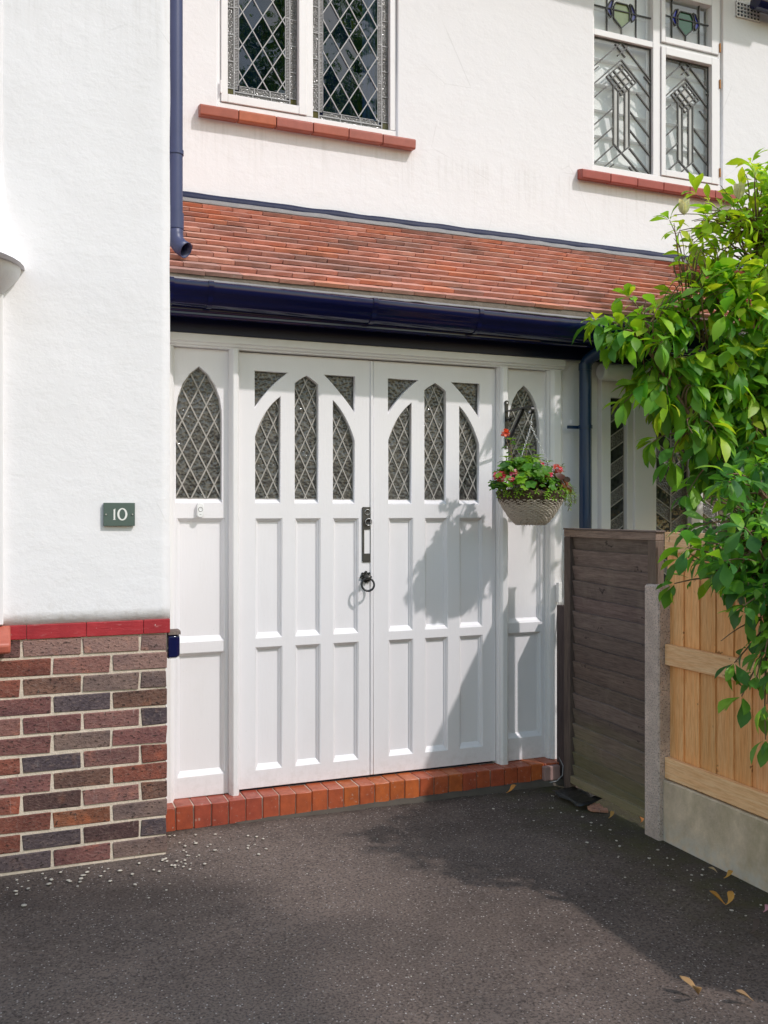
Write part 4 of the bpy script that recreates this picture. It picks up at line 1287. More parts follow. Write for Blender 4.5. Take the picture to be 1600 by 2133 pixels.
cp = MB()
def chamf(x0, x1, y0, y1, c): return [(x0+c, y0), (x1-c, y0), (x1, y0+c), (x1, y1-c), (x1-c, y1), (x0+c, y1), (x0, y1-c), (x0, y0+c)]
cp.loft([[Vector((x, y, z)) for x, y in chamf(2.572+e, 2.655-e, 3.240+e, 3.340-e, .006)] for z, e in ((-.05, 0), (1.078, 0), (1.086, .006))])
cp = cp.build('concrete_post', M['post'])
tag(cp, 'pale pebbled concrete post between the dark and the new fence panels', 'post')
nf = thing('wooden_fence', 'new honey coloured timber fence of upright boards', 'fence', (FX+.03, 2.3, 0))
yb = [3.258, 3.148, 3.052, 2.958, 2.858, 2.762]
y = 2.762
while y > 1.2:
    y -= 0.099; yb.append(y)
for i in range(len(yb)-1):
    z1 = 1.296 + rnd.uniform(-.003, .003)
    lap = 0.0 if i % 2 else 0.0
    b = MB().add([(2.632, yb[i], .262), (2.626, yb[i+1]+.001, .262), (2.644, yb[i+1]+.001, .262), (2.640, yb[i], .262), (2.632, yb[i], z1), (2.626, yb[i+1]+.001, z1), (2.644, yb[i+1]+.001, z1), (2.640, yb[i], z1)], [(0,1,5,4),(1,2,6,5),(2,3,7,6),(3,0,4,7),(4,5,6,7),(3,2,1,0)])
    o = b.build('board', M['board'], nf)
    f = rnd.uniform(.86, 1.10)
    o.color = (f, f*rnd.uniform(.95, 1.02), f*rnd.uniform(.88, 1.02), 1)
for (z0, z1) in ((1.228, 1.314), (.747, .835), (.263, .352)):
    o = MB().box(2.600, 2.6255, 1.2, 3.238, z0, z1).build('rail', M['rail'], nf, bevel=.003)
    o.color = (rnd.uniform(.95, 1.08),)*3 + (1,)
gb_ = MB()
n = 40
vs = []
for k in range(n+1):
    y = 1.2 + 2.038*k/n
    zt = .2555 + .003*noise.noise(Vector((y*6, 0, 8)))
    xx = 2.594 + .002*noise.noise(Vector((y*5, 2, 8)))
    vs += [(xx, y, -.04), (xx-.001, y, zt-.006), (xx+.006, y, zt), (xx+.045, y, zt), (xx+.045, y, -.04)]
gb_.add(vs, [(k*5+j, k*5+5+j, k*5+5+(j+1) % 5, k*5+(j+1) % 5) for k in range(n) for j in range(5)] + [(4,3,2,1,0), (n*5, n*5+1, n*5+2, n*5+3, n*5+4)])
tag(gb_.build('gravel_board', M['gravel'], smooth=True), 'stained concrete gravel board under the new timber fence', 'gravel board')
cab = MB().tube([(2.70, 4.18, .95), (2.668, 4.172, .6), (2.662, 4.170, .30), (2.655, 4.150, .13), (2.650, 4.10, .09), (2.640, 4.09, .045), (2.61, 4.095, .018), (2.57, 4.10, .012)], .0028, 6).build('cable', M['lead_mid'], smooth='all')
tag(cab, 'thin grey cable looping down the door frame to the step', 'cable')

# ================================================================ bracket and hanging basket
BX, BY = 2.372, 3.955
br = thing('plant_bracket', 'black iron wall bracket carrying the hanging flower basket', 'bracket', (2.372, FF, 1.73))
def flat(path, w, t, axis=Vector((1,0,0))):
    """a flat bar along a path in the YZ plane"""
    b = MB(); rings = []
    path = [Vector(p) for p in path]
    for i, p in enumerate(path):
        tg = (path[min(i+1, len(path)-1)] - path[max(0, i-1)]).normalized()
        nn = tg.cross(axis).normalized()
        rings.append([p + axis*w/2 + nn*t/2, p - axis*w/2 + nn*t/2, p - axis*w/2 - nn*t/2, p + axis*w/2 - nn*t/2])
    return b.loft(rings)
bp = [(BX + .010*math.sin(k/12*math.pi*2)*(1), 0) for k in range(3)]
out = []
for k in range(9): out.append((BX + .0125*math.cos(math.pi*k/8), 1.962 + .0125*math.sin(math.pi*k/8)))
out += [(BX-.009, 1.945), (BX-.009, 1.755)]
for k in range(9): out.append((BX - .0125*math.cos(math.pi*k/8), 1.738 - .0125*math.sin(math.pi*k/8)))
out += [(BX+.009, 1.755), (BX+.009, 1.945)]
obj('wall_plate', plate_mesh('wall_plate', ccw(out), [], FF-.006, FF-.0005, .001), M['black'], br)
for z in (1.963, 1.737): MB().loft(disc((BX, z), .005, FF-.006, FF-.0095, 12)).build('screw', M['steel'], br, smooth=True)
arm = [(BX, FF-.010, 1.895), (BX, FF-.018, 1.882), (BX, FF-.030, 1.880), (BX, FF-.036, 1.890), (BX, FF-.030, 1.905)]
scroll = [(BX, FF-.028 - .016*math.cos(a) , 1.884 + .016*math.sin(a)) for a in [math.pi*(.9 + 1.25*k/10) for k in range(11)]]
flat([(BX, FF-.006, 1.918), (BX, 4.10, 1.917), (BX, BY+.01, 1.917)] + [(BX, BY - .0 - .017*math.sin(math.pi*k/10), 1.900 + .017*math.cos(math.pi*k/10)) for k in range(1, 11)] + [(BX, BY+.014, 1.888), (BX, BY+.018, 1.897)], .016, .006).build('arm', M['black'], br, smooth=True)
flat(scroll, .013, .004).build('scroll', M['black'], br, smooth=True)
flat([(BX, 4.030, 1.912), (BX, FF-.022, 1.762), (BX, FF-.012, 1.757), (BX, FF-.006, 1.770), (BX, FF-.007, 1.795)], .016, .009).build('brace', M['black'], br, smooth=True)

bz = 1.338
HB = Vector((BX - .006, BY - .008, bz))
hb = thing('hanging_basket', 'grey wicker hanging basket on chains by the right side panel', 'hanging basket', HB)
R0, R1, HH = 0.064, 0.155, 0.120
def rad(z): 
    t = max(0, min(1, z/HH)); return R0 + (R1-R0)*(t**0.72)
b = MB()
NST = 30
rowsn = 19
for j in range(rowsn):
    z = 0.004 + (HH-.004)*j/(rowsn-1)
    rr = rad(z)
    pts = []
    nn = NST*4
    for k in range(nn+1):
        a = 2*math.pi*k/nn
        wv = 0.0030*math.cos(NST*a + (math.pi if j % 2 else 0))
        r2 = rr + wv
        pts.append(HB + Vector((r2*math.cos(a), r2*math.sin(a), z + .0010*math.sin(NST*a*.5 + j*1.3) + .002*noise.noise(Vector((math.cos(a)*3, math.sin(a)*3, j*.7))))))
    b.tube(pts, 0.0040, 6, caps=False)
wk = b.build('wicker_body', M['wicker'], hb, smooth='all')
b = MB()
for k in range(NST):
    a = 2*math.pi*(k+.5)/NST*1.0
    b.tube([HB + Vector((rad(z)*math.cos(a), rad(z)*math.sin(a), z)) for z in [HH*i/8 for i in range(9)]], .0042, 5)
b.build('stake', M['wicker'], wk, smooth='all')
MB().lathe([(0.0, .002), (R0, .002), (R0+.004, .006)] , HB, 24, caps=False).build('basket_base', M['wicker'], hb)
b = MB()
rings = []
for (rr, z, am) in ((R0-.012, .008, 0), (rad(.03)-.012, .03, 0), (rad(.07)-.012, .07, 0), (R1*.9, HH-.03, 0), (R1+.002, HH-.004, .004), (R1+.010, HH+.016, .008), (R1+.014, HH+.036, .012), (R1+.006, HH+.046, .012), (R1-.03, HH+.034, .008), (0.04, HH+.028, .004)):
    ring = []
    for k in range(56):
        a = 2*math.pi*k/56
        nz = noise.noise(Vector((math.cos(a)*6, math.sin(a)*6, z*40)))
        n2 = noise.noise(Vector((math.cos(a)*14, math.sin(a)*14, 7)))
        ring.append(HB + Vector(((rr + am*nz)*math.cos(a), (rr + am*nz)*math.sin(a), z + am*(nz*.6 + n2*.7))))
    rings.append(ring)
b.loft(rings, caps=True).build('coir_liner', M['coir'], hb, smooth='all')
hook_top = HB + Vector((.004, .003, 1.888 - bz))
hk = [Vector((BX, BY+.002, 1.881)) + Vector((.011*math.sin(a), 0, .013*math.cos(a) + .0)) for a in [math.pi*(-.55 + 1.35*k/12) for k in range(13)]]
hk += [Vector((BX+.002, BY, 1.855)), Vector((BX-.004, BY, 1.838)), Vector((BX+.002, BY, 1.826)), Vector((BX+.006, BY, 1.835)), Vector((BX, BY, 1.845))]
MB().tube(hk, .0018, 6).build('hook', M['steel'], hb, smooth='all')
top = Vector((BX, BY, 1.822))
for a in (R(200), R(318), R(78)):
    end = HB + Vector((R1*1.0*math.cos(a), R1*1.0*math.sin(a), HH+.03))
    b = MB()
    L_ = (end - top).length; n = int(L_/.0105)
    ax = (end - top).normalized()
    s1 = ax.orthogonal().normalized(); s2 = ax.cross(s1)
    for k in range(n):
        p = top + ax*(k+.5)*L_/n
        b.torus(p, s1 if k % 2 else s2, .0058, .00125, 10, 4, sx=.62, sy=1.25, up=ax)
    b.build('chain', M['steel'], hb, smooth='all')

# ---- foliage tools
def leaf_verts(L_, w, fold=0.25, droop=0.25, n=5, shape='obovate', lobes=0):
    vs = []
    for i in range(n+1):
        t = i/n
        if shape == 'obovate': ww = math.sin(math.pi*t**1.25)**0.85 * (0.35 + .65*min(1, t*1.5)) if 0 < t < 1 else 0
        elif shape == 'lance': ww = math.sin(math.pi*t**0.8)**1.1 if 0 < t < 1 else 0
        else: ww = math.sin(math.pi*t**0.9)**0.7 if 0 < t < 1 else 0
        ww = max(ww, 0.03)*w/2
        y = t*L_; z = -droop*L_*t*t + .06*L_*math.sin(math.pi*t)
        vs.append((y, ww, z))
    P = []; F = []
    for (y, ww, z) in vs:
        P += [(-ww, y, z + fold*ww), (0, y, z - .0*ww), (ww, y, z + fold*ww)]
    for i in range(n):
        F += [(i*3, i*3+1, i*3+4, i*3+3), (i*3+1, i*3+2, i*3+5, i*3+4)]
    return P, F
def frame_of(d, up=Vector((0,0,1)), roll=0.0):
    d = d.normalized()
    x = d.cross(up)
    if x.length < 1e-3: x = Vector((1,0,0))
    x.normalize(); z = x.cross(d)
    m = Matrix((x, d, z)).transposed()
    return m @ Matrix.Rotation(roll, 3, 'Y')
class Foliage:
    def __init__(s): s.b = MB(); s.cols = []
    def leaf(s, p, d, L_, w, col, roll=0.0, **k):
        P, F = leaf_verts(L_, w, **k)
        m = frame_of(d, roll=roll)
        s.b.add([Vector(p) + m @ Vector(q) for q in P], F)
        s.cols += [col]*len(P)
    def disc_leaf(s, p, nrm, r, col, lobes=5, depth=.18, n=20, cup=.25):
        nrm = Vector(nrm).normalized(); u = nrm.orthogonal().normalized(); w = nrm.cross(u)
        ph = rnd.uniform(0, 6.28)
        vs = [Vector(p)]
        for k in range(n):
            a = 2*math.pi*k/n
            rr = r*(1 - depth*(.5+.5*math.cos(lobes*a)))
            vs.append(Vector(p) + u*rr*math.cos(a+ph) + w*rr*math.sin(a+ph) + nrm*cup*r*(.6+.4*math.cos(lobes*a)))
        s.b.add(vs, [(0, 1+k, 1+(k+1) % n) for k in range(n)])
        s.cols += [col]*(n+1)
    def build(s, name, parent, mat=None):
        me = s.b.mesh(name, recalc=False)
        at_ = me.color_attributes.new('tint', 'FLOAT_COLOR', 'POINT')
        at_.data.foreach_set('color', [c for q in s.cols for c in (*q, 1)])
        return obj(name, me, mat or M['leaf_at'], parent, smooth='all')
def vary(c, a=.2):
    f = rnd.uniform(1-a, 1+a)
    return (c[0]*f*rnd.uniform(.9, 1.1), c[1]*f, c[2]*f*rnd.uniform(.85, 1.15))
def flower_head(name, parent, c, r, n, cols, psz=.013):
    f = Foliage()
    for k in range(n):
        d = Vector((rnd.gauss(0, 1), rnd.gauss(0, 1), rnd.gauss(.3, 1))).normalized()
        p = Vector(c) + Vector((d.x, d.y, d.z*.75))*r*rnd.uniform(.5, 1)
        col = vary(rnd.choice(cols), .15)
        for q in range(4):
            a = q*math.pi/2 + rnd.uniform(-.4, .4)
            u = d.orthogonal().normalized(); w = d.cross(u)
            f.leaf(p, (u*math.cos(a) + w*math.sin(a))*.9 + d*.5, psz, psz*.95, col, n=3, shape='round', droop=.2, fold=.1)
    return f.build(name, parent, M['petal'])
M['petal'] = make_leaf('flower_petal', True, 0.25, 0.55)
TZ = bz + HH + .03
GREEN = (0.13, 0.31, 0.035); LIME = (0.23, 0.42, 0.05); DKG = (0.05, 0.14, 0.03)
def bas(dx, dy, dz): return Vector((HB.x + dx*1.16 - .008, HB.y + dy*1.16, TZ + dz*1.28))
def bas2(dx, dy, dz): return Vector((HB.x + dx*.98, HB.y + dy, TZ + dz))
# ivy-leaved geranium at the left and middle
pl = thing('geranium_plant', 'bright green leafy plant with red flowers spilling from basket left', 'plant', bas(-.05, -.03, 0))
f = Foliage()
for k in range(210):
    a = rnd.uniform(0, 6.28); q = rnd.random()**.6
    x, y = -.045 + .145*q*math.cos(a), -.035 + .125*q*math.sin(a)
    z = .015 + .085*(1-q*q) + rnd.uniform(-.02, .035)
    if x < -.12 and rnd.random() < .5: z += .02
    nrm = Vector((x*1.5 + rnd.gauss(0, .3), y*1.5 - .35 + rnd.gauss(0, .3), .8))
    f.disc_leaf(bas(x, y, z), nrm, rnd.uniform(.017, .033), vary(rnd.choice([GREEN, GREEN, LIME, LIME, DKG]), .25), 5, .28)
for k in range(26):     # small star sprigs at the rim
    a = rnd.uniform(R(180), R(330)); p = bas(.150*math.cos(a), .150*math.sin(a), rnd.uniform(-.02, .02))
    for q in range(5):
        aa = q*2*math.pi/5
        f.leaf(p, Vector((math.cos(aa), math.sin(aa)*.6 - .4, math.sin(aa)*.7)), .022, .011, vary(LIME, .2), n=3, droop=.1)
f.build('foliage', pl)
flower_head('flower_head', pl, bas(-.165, -.045, .062), .032, 30, [(0.62, 0.03, 0.09), (0.80, 0.16, 0.26), (0.88, 0.38, 0.44)])
flower_head('flower_head', pl, bas(-.112, -.075, .068), .032, 30, [(0.60, 0.02, 0.07), (0.80, 0.18, 0.32), (0.90, 0.45, 0.52)])
flower_head('flower_head', pl, bas(-.140, -.085, .045), .026, 22, [(0.85, 0.30, 0.40), (0.75, 0.10, 0.22)])
for (x, y) in ((-.165, -.045), (-.112, -.075), (-.140, -.085)):
    MB().tube([bas(x*.6, y*.6, .0), bas(x, y, .05)], .0016, 5).build('stem', M['bark'], pl)
# upright leafy plant with a salmon flower
pl = thing('upright_plant', 'upright green plant with one salmon bloom behind the basket chain', 'plant', bas(-.02, .05, 0))
f = Foliage(); st = MB()
for (x, y, h, lean) in ((-.045, .03, .205, -.03), (.0, .04, .185, .01), (-.015, .02, .165, 0), (-.075, .01, .135, -.03), (.04, .03, .145, .02), (.03, -.02, .13, 0), (-.03, -.04, .135, 0), (-.06, -.03, .12, -.02), (.06, .0, .12, .03), (0, -.06, .11, 0)):
    st.tube([bas(x, y, 0), bas(x + lean*.5, y, h*.5), bas(x + lean, y, h)], .0022, 5)
    n = int(h/.012)
    for k in range(n):
        t = (k+2)/(n+1.5); a = k*2.4
        f.leaf(bas(x + lean*t, y, h*t), Vector((math.cos(a), math.sin(a), .25)), rnd.uniform(.046, .066)*(1.1-.3*t), .030, vary(rnd.choice([GREEN, (0.06, 0.16, 0.025), (0.12, 0.24, 0.03)]), .2), n=4, droop=.35)
    for k in range(5):
        a = k*1.26
        f.leaf(bas(x + lean, y, h), Vector((math.cos(a), math.sin(a), .6)), .034, .024, vary((0.14, 0.28, 0.03), .2), n=4, droop=.3)
f.build('foliage', pl); st.build('stem', M['bark'], pl)
flower_head('flower', pl, bas(-.105, .02, .232), .012, 6, [(0.85, 0.13, 0.085), (0.90, 0.20, 0.13)], .020)
MB().tube([bas(-.05, .03, .10), bas(-.085, .025, .18), bas(-.105, .02, .228)], .0013, 5).build('flower_stem', M['bark'], pl)
# bronze begonia
pl = thing('begonia_plant', 'bronze leaved begonia with pink blooms at basket right', 'plant', bas(.09, -.03, 0))
f = Foliage(); st = MB()
for k in range(48):
    a = rnd.uniform(0, 6.28); q = rnd.random()**.6
    x, y = .085 + .075*q*math.cos(a), -.03 + .08*q*math.sin(a)
    z = rnd.uniform(-.005, .095)*(1-.4*q)
    f.disc_leaf(bas(x, y, z), Vector((x*2 - .1 + rnd.gauss(0, .35), -.55 + rnd.gauss(0, .3), .7)), rnd.uniform(.016, .029), vary(rnd.choice([(0.12, 0.05, 0.032), (0.12, 0.05, 0.03), (0.06, 0.035, 0.02), (0.06, 0.10, 0.02), (0.22, 0.07, 0.03)]), .25), 2, .12, 16, .3)
    if k % 3 == 0: st.tube([bas(x*.7+.03, y*.7, -.01), bas(x, y, z)], .0016, 5)
f.build('foliage', pl); st.build('stem', M['bark'], pl)
flower_head('flower_head', pl, bas(.025, -.02, .108), .032, 22, [(0.85, 0.22, 0.38), (0.80, 0.08, 0.20)], .016)
flower_head('flower_head', pl, bas(.062, -.03, .090), .026, 18, [(0.55, 0.02, 0.05), (0.65, 0.08, 0.06)], .014)
flower_head('flower_head', pl, bas(.045, -.075, .075), .024, 18, [(0.90, 0.32, 0.46), (0.80, 0.12, 0.26)], .015)
flower_head('flower_head', pl, bas(.118, -.03, .094), .030, 18, [(0.85, 0.20, 0.32), (0.75, 0.15, 0.10)], .015)
# trailing plant at the right rim
pl = thing('trailing_plant', 'pale green trailing plant hanging over the right basket rim', 'plant', bas(.15, -.02, 0))
f = Foliage(); st = MB()
trails = [((.14, -.04), (.19, -.06, .03), (.205, -.05, -.03), (.19, -.04, -.085)), ((.145, -.01), (.20, -.02, .05), (.235, -.02, .03), (.245, -.02, -.02)), ((.14, -.02), (.155, -.02, .07), (.165, -.02, .115), (.170, -.02, .145)),
          ((.13, -.06), (.17, -.09, .01), (.18, -.09, -.04), (.165, -.08, -.06)), ((.15, 0), (.185, .0, .03), (.20, 0, .0), (.20, 0, -.06)), ((.12, -.06), (.13, -.10, .03), (.15, -.11, -.01), (.15, -.11, -.045)), ((.15, -.03), (.20, -.04, .02), (.225, -.05, -.01), (.22, -.05, -.05))]
for t_ in trails:
    p0 = bas2(*t_[0], 0); pts = [p0] + [bas2(*q) for q in t_[1:]]
    st.tube(pts, .0014, 5)
    for i in range(3):
        for k in range(9):
            t = k/9; p = pts[i].lerp(pts[i+1], t); a = (i*9+k)*2.2
            f.leaf(p, Vector((math.cos(a), math.sin(a)*.6 - .2, .35 + .5*math.sin(a))), rnd.uniform(.018, .030), rnd.uniform(.008, .012), vary(rnd.choice([(0.18, 0.29, 0.08), (0.30, 0.40, 0.15), (0.11, 0.20, 0.05)]), .2), n=3, shape='lance', droop=.2)
f.build('foliage', pl); st.build('stem', M['bark'], pl)

# ================================================================ tree leaning over the fence
tree = thing('magnolia_tree', 'large leafy green shrub tree leaning over the new fence', 'tree', (3.62, 3.45, 0))
trunk = MB()
root = Vector((3.62, 3.45, 0))
fork = Vector((3.60, 3.48, 1.15))
trunk.tube([root, Vector((3.63, 3.45, .4)), Vector((3.60, 3.46, .8)), fork], [.075, .06, .052, .045], 10)
trunk.build('trunk', M['bark'], tree, smooth='all')
def bez(p, q, sag, n=7, jit=0.0):
    p = Vector(p); q = Vector(q)
    c = (p+q)/2 + Vector((rnd.uniform(-jit, jit), rnd.uniform(-jit, jit), sag))
    return [p*(1-t)**2 + c*2*t*(1-t) + q*t*t for t in [k/n for k in range(n+1)]]
hubs = [at(1570, 560, 4.85), at(1500, 640, 4.85), at(1430, 670, 4.8), at(1400, 760, 4.85), at(1490, 790, 4.9), at(1570, 760, 4.9), at(1450, 880, 4.9), at(1550, 900, 4.9), at(1590, 1050, 4.3), at(1500, 1010, 4.8), at(1570, 480, 4.85), at(1340, 710, 4.66), at(1620, 1130, 3.44), at(1625, 1270, 3.34), at(1740, 620, 4.85), at(1760, 820, 4.85), at(1860, 720, 4.8)]
bpts = []
for h in hubs:
    if h.z < 1.5: pth = bez(hubs[8] if h is not hubs[8] else fork, h, .08, 8, .05)
    else: pth = bez(fork, h, .15, 8, .12)
    n = len(pth)
    bpts += [pth[i].lerp(pth[i+1], t) for i in range(n//2 - 1, n-1) for t in (0, .33, .67)] + [pth[-1]]
    MB().tube(pth, [.017 - .011*i/(n-1) for i in range(n)], 7).build('branch', M['bark'], tree, smooth='all')
# regions of the crown in the picture: polygon, near and far depth, number of twig tips, leaf length
def inside(p, poly):
    c = False
    for i in range(len(poly)):
        a, b2 = poly[i], poly[i-1]
        if (a[1] > p[1]) != (b2[1] > p[1]) and p[0] < (b2[0]-a[0])*(p[1]-a[1])/(b2[1]-a[1]) + a[0]: c = not c
    return c
regions = [
    ([(1440, 440), (1500, 400), (1570, 355), (1650, 340), (1650, 560), (1500, 560), (1420, 540), (1405, 480)], 4.6, 4.95, 64, .115, 5),
    ([(1275, 690), (1330, 645), (1400, 600), (1490, 560), (1650, 540), (1650, 760), (1500, 770), (1370, 740), (1310, 715)], 4.52, 4.82, 78, .150, 6),
    ([(1340, 770), (1400, 735), (1650, 710), (1650, 900), (1500, 925), (1420, 890), (1360, 830)], 4.60, 4.92, 118, .165, 6),
    ([(1430, 900), (1500, 900), (1650, 880), (1650, 1010), (1520, 1010), (1455, 970)], 4.5, 4.85, 52, .158, 6),
    ([(1500, 960), (1650, 940), (1650, 1090), (1510, 1080)], 3.22, 3.5, 20, .110, 5),
    ([(1430, 1105), (1500, 1075), (1650, 1070), (1650, 1210), (1570, 1225), (1470, 1190), (1420, 1160)], 3.10, 3.46, 36, .108, 5),
    ([(1530, 1220), (1650, 1210), (1650, 1360), (1575, 1370), (1550, 1310)], 3.0, 3.36, 17, .10, 5),
    ([(1650, 420), (1780, 400), (1920, 560), (1940, 900), (1800, 1020), (1650, 1020)], 4.5, 4.9, 70, .150, 6),
    ([(1650, 1060), (1740, 1060), (1720, 1300), (1650, 1400)], 2.85, 3.2, 14, .105, 5),
    ([(1555, 1350), (1650, 1340), (1650, 1520), (1595, 1510), (1575, 1440)], 2.95, 3.30, 9, .095, 4),
]
TIPS = [(1240, 668, 4.58, .15), (1275, 720, 4.6, .12), (1300, 838, 4.66, .14), (1395, 458, 4.75, .12), (1565, 340, 4.85, .13), (1450, 405, 4.8, .12), (1310, 620, 4.62, .11), (1270, 682, 4.6, .14), (1360, 920, 4.7, .15), (1415, 1165, 3.4, .11), (1545, 1450, 3.15, .10), (1530, 1380, 3.2, .10), (1595, 1540, 3.1, .09), (1405, 1215, 3.42, .10), (1335, 800, 4.68, .15), (1400, 960, 4.66, .15), (1430, 1030, 4.6, .14)]
tips = []
for px, py, d, ll in TIPS: tips.append((at(px, py, d), ll, 6, py))
for poly, d0, d1, n, ll, nl in regions:
    k = 0
    x0 = min(p[0] for p in poly); x1 = max(p[0] for p in poly); z0 = min(p[1] for p in poly); z1 = max(p[1] for p in poly)
    while k < n:
        p = (rnd.uniform(x0, x1), rnd.uniform(z0, z1))
        if not inside(p, poly): continue
        d = rnd.uniform(d0, d1)
        q = at(p[0], p[1], d)
        if p[1] > 1095 and q.x > 2.53: q = at(p[0], p[1], d*2.52/q.x)
        tips.append((q, ll, nl, p[1])); k += 1
twig = MB()
leaves = []
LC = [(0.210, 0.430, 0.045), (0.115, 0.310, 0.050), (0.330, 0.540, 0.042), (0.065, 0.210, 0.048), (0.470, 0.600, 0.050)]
for q, ll, nl, py in tips:
    near = sorted(bpts, key=lambda h: (h - q).length + (0.25 if h.z > q.z + .2 else 0) + (.4 if h.z < 1.40 and h.x > 2.55 else 0))[:5]
    hub = rnd.choice(near)
    pth = bez(hub, q, .05 + .06*rnd.random(), 6, .07)
    n = len(pth)
    twig.tube(pth, [.0062 - .0042*i/(n-1) for i in range(n)], 5)
    ax = (pth[-1] - pth[-3]).normalized()
    a0 = rnd.uniform(0, 6.28)
    u = ax.orthogonal().normalized(); w = ax.cross(u)
    spots = [(pth[-1], nl), (pth[-2], 3), (pth[-3], 2 if py > 560 else 1)]
    for p, m_ in spots:
        for k in range(m_):
            a = a0 + k*2.4 + rnd.uniform(-.3, .3)
            dr = (u*math.cos(a) + w*math.sin(a))*rnd.uniform(.7, 1.0) + ax*rnd.uniform(.3, .8) + Vector((0, 0, -rnd.uniform(.15, .75) if py > 620 else rnd.uniform(-.35, .35)))
            sun_side = max(0, min(1, (1000 - py)/500))
            if p.z < 1.75: c = rnd.choice([LC[0], LC[1], LC[3], LC[1]])  # sunlight put into the leaf colours: deep green low down, lime at the top
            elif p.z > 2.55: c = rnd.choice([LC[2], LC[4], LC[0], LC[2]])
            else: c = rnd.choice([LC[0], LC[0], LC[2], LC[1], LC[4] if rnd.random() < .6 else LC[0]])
            t1 = 3.95 - p.y; t2 = 4.25 - p.y           # leaves left out on purpose so sun reaches the basket and side panel
            if abs(p.x - .7*t1 - 2.36) < .27 and 1.22 < p.z - 1.25*t1 < 2.0: continue
            if 2.36 < p.x - .7*t2 < 2.68 and .80 < p.z - 1.25*t2 < 1.45: continue
            L2 = .90*ll*(rnd.uniform(.72, 1.12) if rnd.random() < .68 else rnd.uniform(.38, .65))
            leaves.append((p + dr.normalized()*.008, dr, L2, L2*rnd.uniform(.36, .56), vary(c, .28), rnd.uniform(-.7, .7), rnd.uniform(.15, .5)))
for k in range(230):     # bare twiglets showing between the leaves
    base = rnd.choice(tips)[0]
    if rnd.random() < .45: p = at(rnd.uniform(1400, 1620), rnd.uniform(430, 610), rnd.uniform(4.5, 4.8))
    elif rnd.random() < .5: p = at(rnd.uniform(1480, 1620), rnd.uniform(1020, 1200), rnd.uniform(3.3, 3.42))
    else: p = base + Vector((rnd.gauss(0, .08), rnd.gauss(0, .08), rnd.gauss(0, .08)))
    if p.z < 1.38 and p.x > 2.52: continue
    hub = min(hubs, key=lambda h: (h - p).length)
    st_ = hub.lerp(p, rnd.uniform(.3, .6))
    if st_.z < 1.35 and st_.x > 2.55: continue
    pth = bez(st_, p, .04, 5, .06)
    twig.tube(pth, [.0035 - .0018*i/5 for i in range(6)], 4)
o = twig.build('twig', M['bark'], tree, smooth='all'); tag(o, kind='stuff')
fwd = Vector((SS, CC, 0))
def size_in_view(l):
    p = l[0]; d = p.dot(fwd); r = (p.x*CC - p.y*SS)
    if d < 1 or abs(r/d) > .425 : return -1
    return l[2]/d + (4.6 - d)*.02
leaves.sort(key=size_in_view, reverse=True)
lms = []
for i in range(6):
    r_ = random.Random(i)
    P, F = leaf_verts(1.0, .46 + .04*(i % 3), fold=.18 + .06*(i % 2), droop=.12 + .11*(i % 4), n=6)
    b = MB().add([(x + .04*math.sin(y*3)*(i % 3 - 1), y, z) for x, y, z in P], F)
    me = b.mesh('leaf', recalc=False); me.materials.append(M['leaf'])
    me.polygons.foreach_set('use_smooth', [True]*len(me.polygons))
    lms.append(me)
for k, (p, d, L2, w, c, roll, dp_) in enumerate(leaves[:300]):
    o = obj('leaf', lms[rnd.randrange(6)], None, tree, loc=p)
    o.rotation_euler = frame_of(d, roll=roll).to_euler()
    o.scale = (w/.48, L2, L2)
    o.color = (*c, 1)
f = Foliage()
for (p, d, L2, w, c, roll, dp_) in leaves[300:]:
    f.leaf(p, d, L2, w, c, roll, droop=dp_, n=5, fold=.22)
tag(f.build('foliage', tree), kind='stuff')
for (px, py, d) in ((1425, 448, 4.70), (1540, 415, 4.70)):
    f = Foliage()
    for k in range(6):
        a = k*1.05
        f.leaf(at(px, py, d), Vector((math.cos(a)*.5, math.sin(a)*.5, .9)), .085, .055, (0.80, 0.78, 0.66), n=5, droop=-.15, shape='round')
    f.build('flower_bud', tree, M['petal'])

# ================================================================ litter on the ground
def fallen(px, py, L_, col, label, rz, curl=.5, two=False):
    d = 1.4*FPX/(py-1066); p = at(px, py, d); p.z = 0.006
    P, F = leaf_verts(L_, L_*.42, fold=.75, droop=-curl*.5, n=6)
    m = Matrix.Rotation(rz, 3, 'Z') @ Matrix.Rotation(.15, 3, 'X')
    b = MB().add([p + m @ Vector((x + .1*L_*math.sin(y/L_*5), y, z + .004)) for x, y, z in P], F)
    if two:
        m = Matrix.Rotation(rz + 2.0, 3, 'Z') @ Matrix.Rotation(.35, 3, 'X')
        b.add([p + m @ Vector((x, y, z + .004)) for x, y, z in P], F)
    me = b.mesh('fallen_leaf', recalc=False)
    for v in me.vertices: v.co -= p
    o = obj('fallen_leaf', me, M['dry'], None, smooth='all', loc=p)
    s_ = o.modifiers.new('t', 'SOLIDIFY'); s_.thickness = .0012
    o.color = (*col, 1)
    tag(o, label, 'leaf', 'dead leaves on the driveway')
fallen(1455, 2078, .062, (0.42, 0.25, 0.11), 'curled tan leaf nearest the camera with a forked shape', .3, .8, True)
fallen(1570, 2092, .052, (0.36, 0.22, 0.11), 'slim brown leaf at the lower right corner of the driveway', .9, .7)
fallen(1512, 1890, .066, (0.62, 0.30, 0.06), 'orange forked dead leaf near the concrete gravel board', -1.2, .6, True)
fallen(1508, 1834, .055, (0.66, 0.34, 0.07), 'flat orange dead leaf close under the gravel board', -1.5, .3)
fallen(1494, 1822, .035, (0.55, 0.38, 0.20), 'small beige leaf beside the flat orange leaf', .4, .4)
fallen(1562, 1950, .060, (0.10, 0.065, 0.05), 'dark brown rolled leaf on the mossy edge', -1.4, .8)
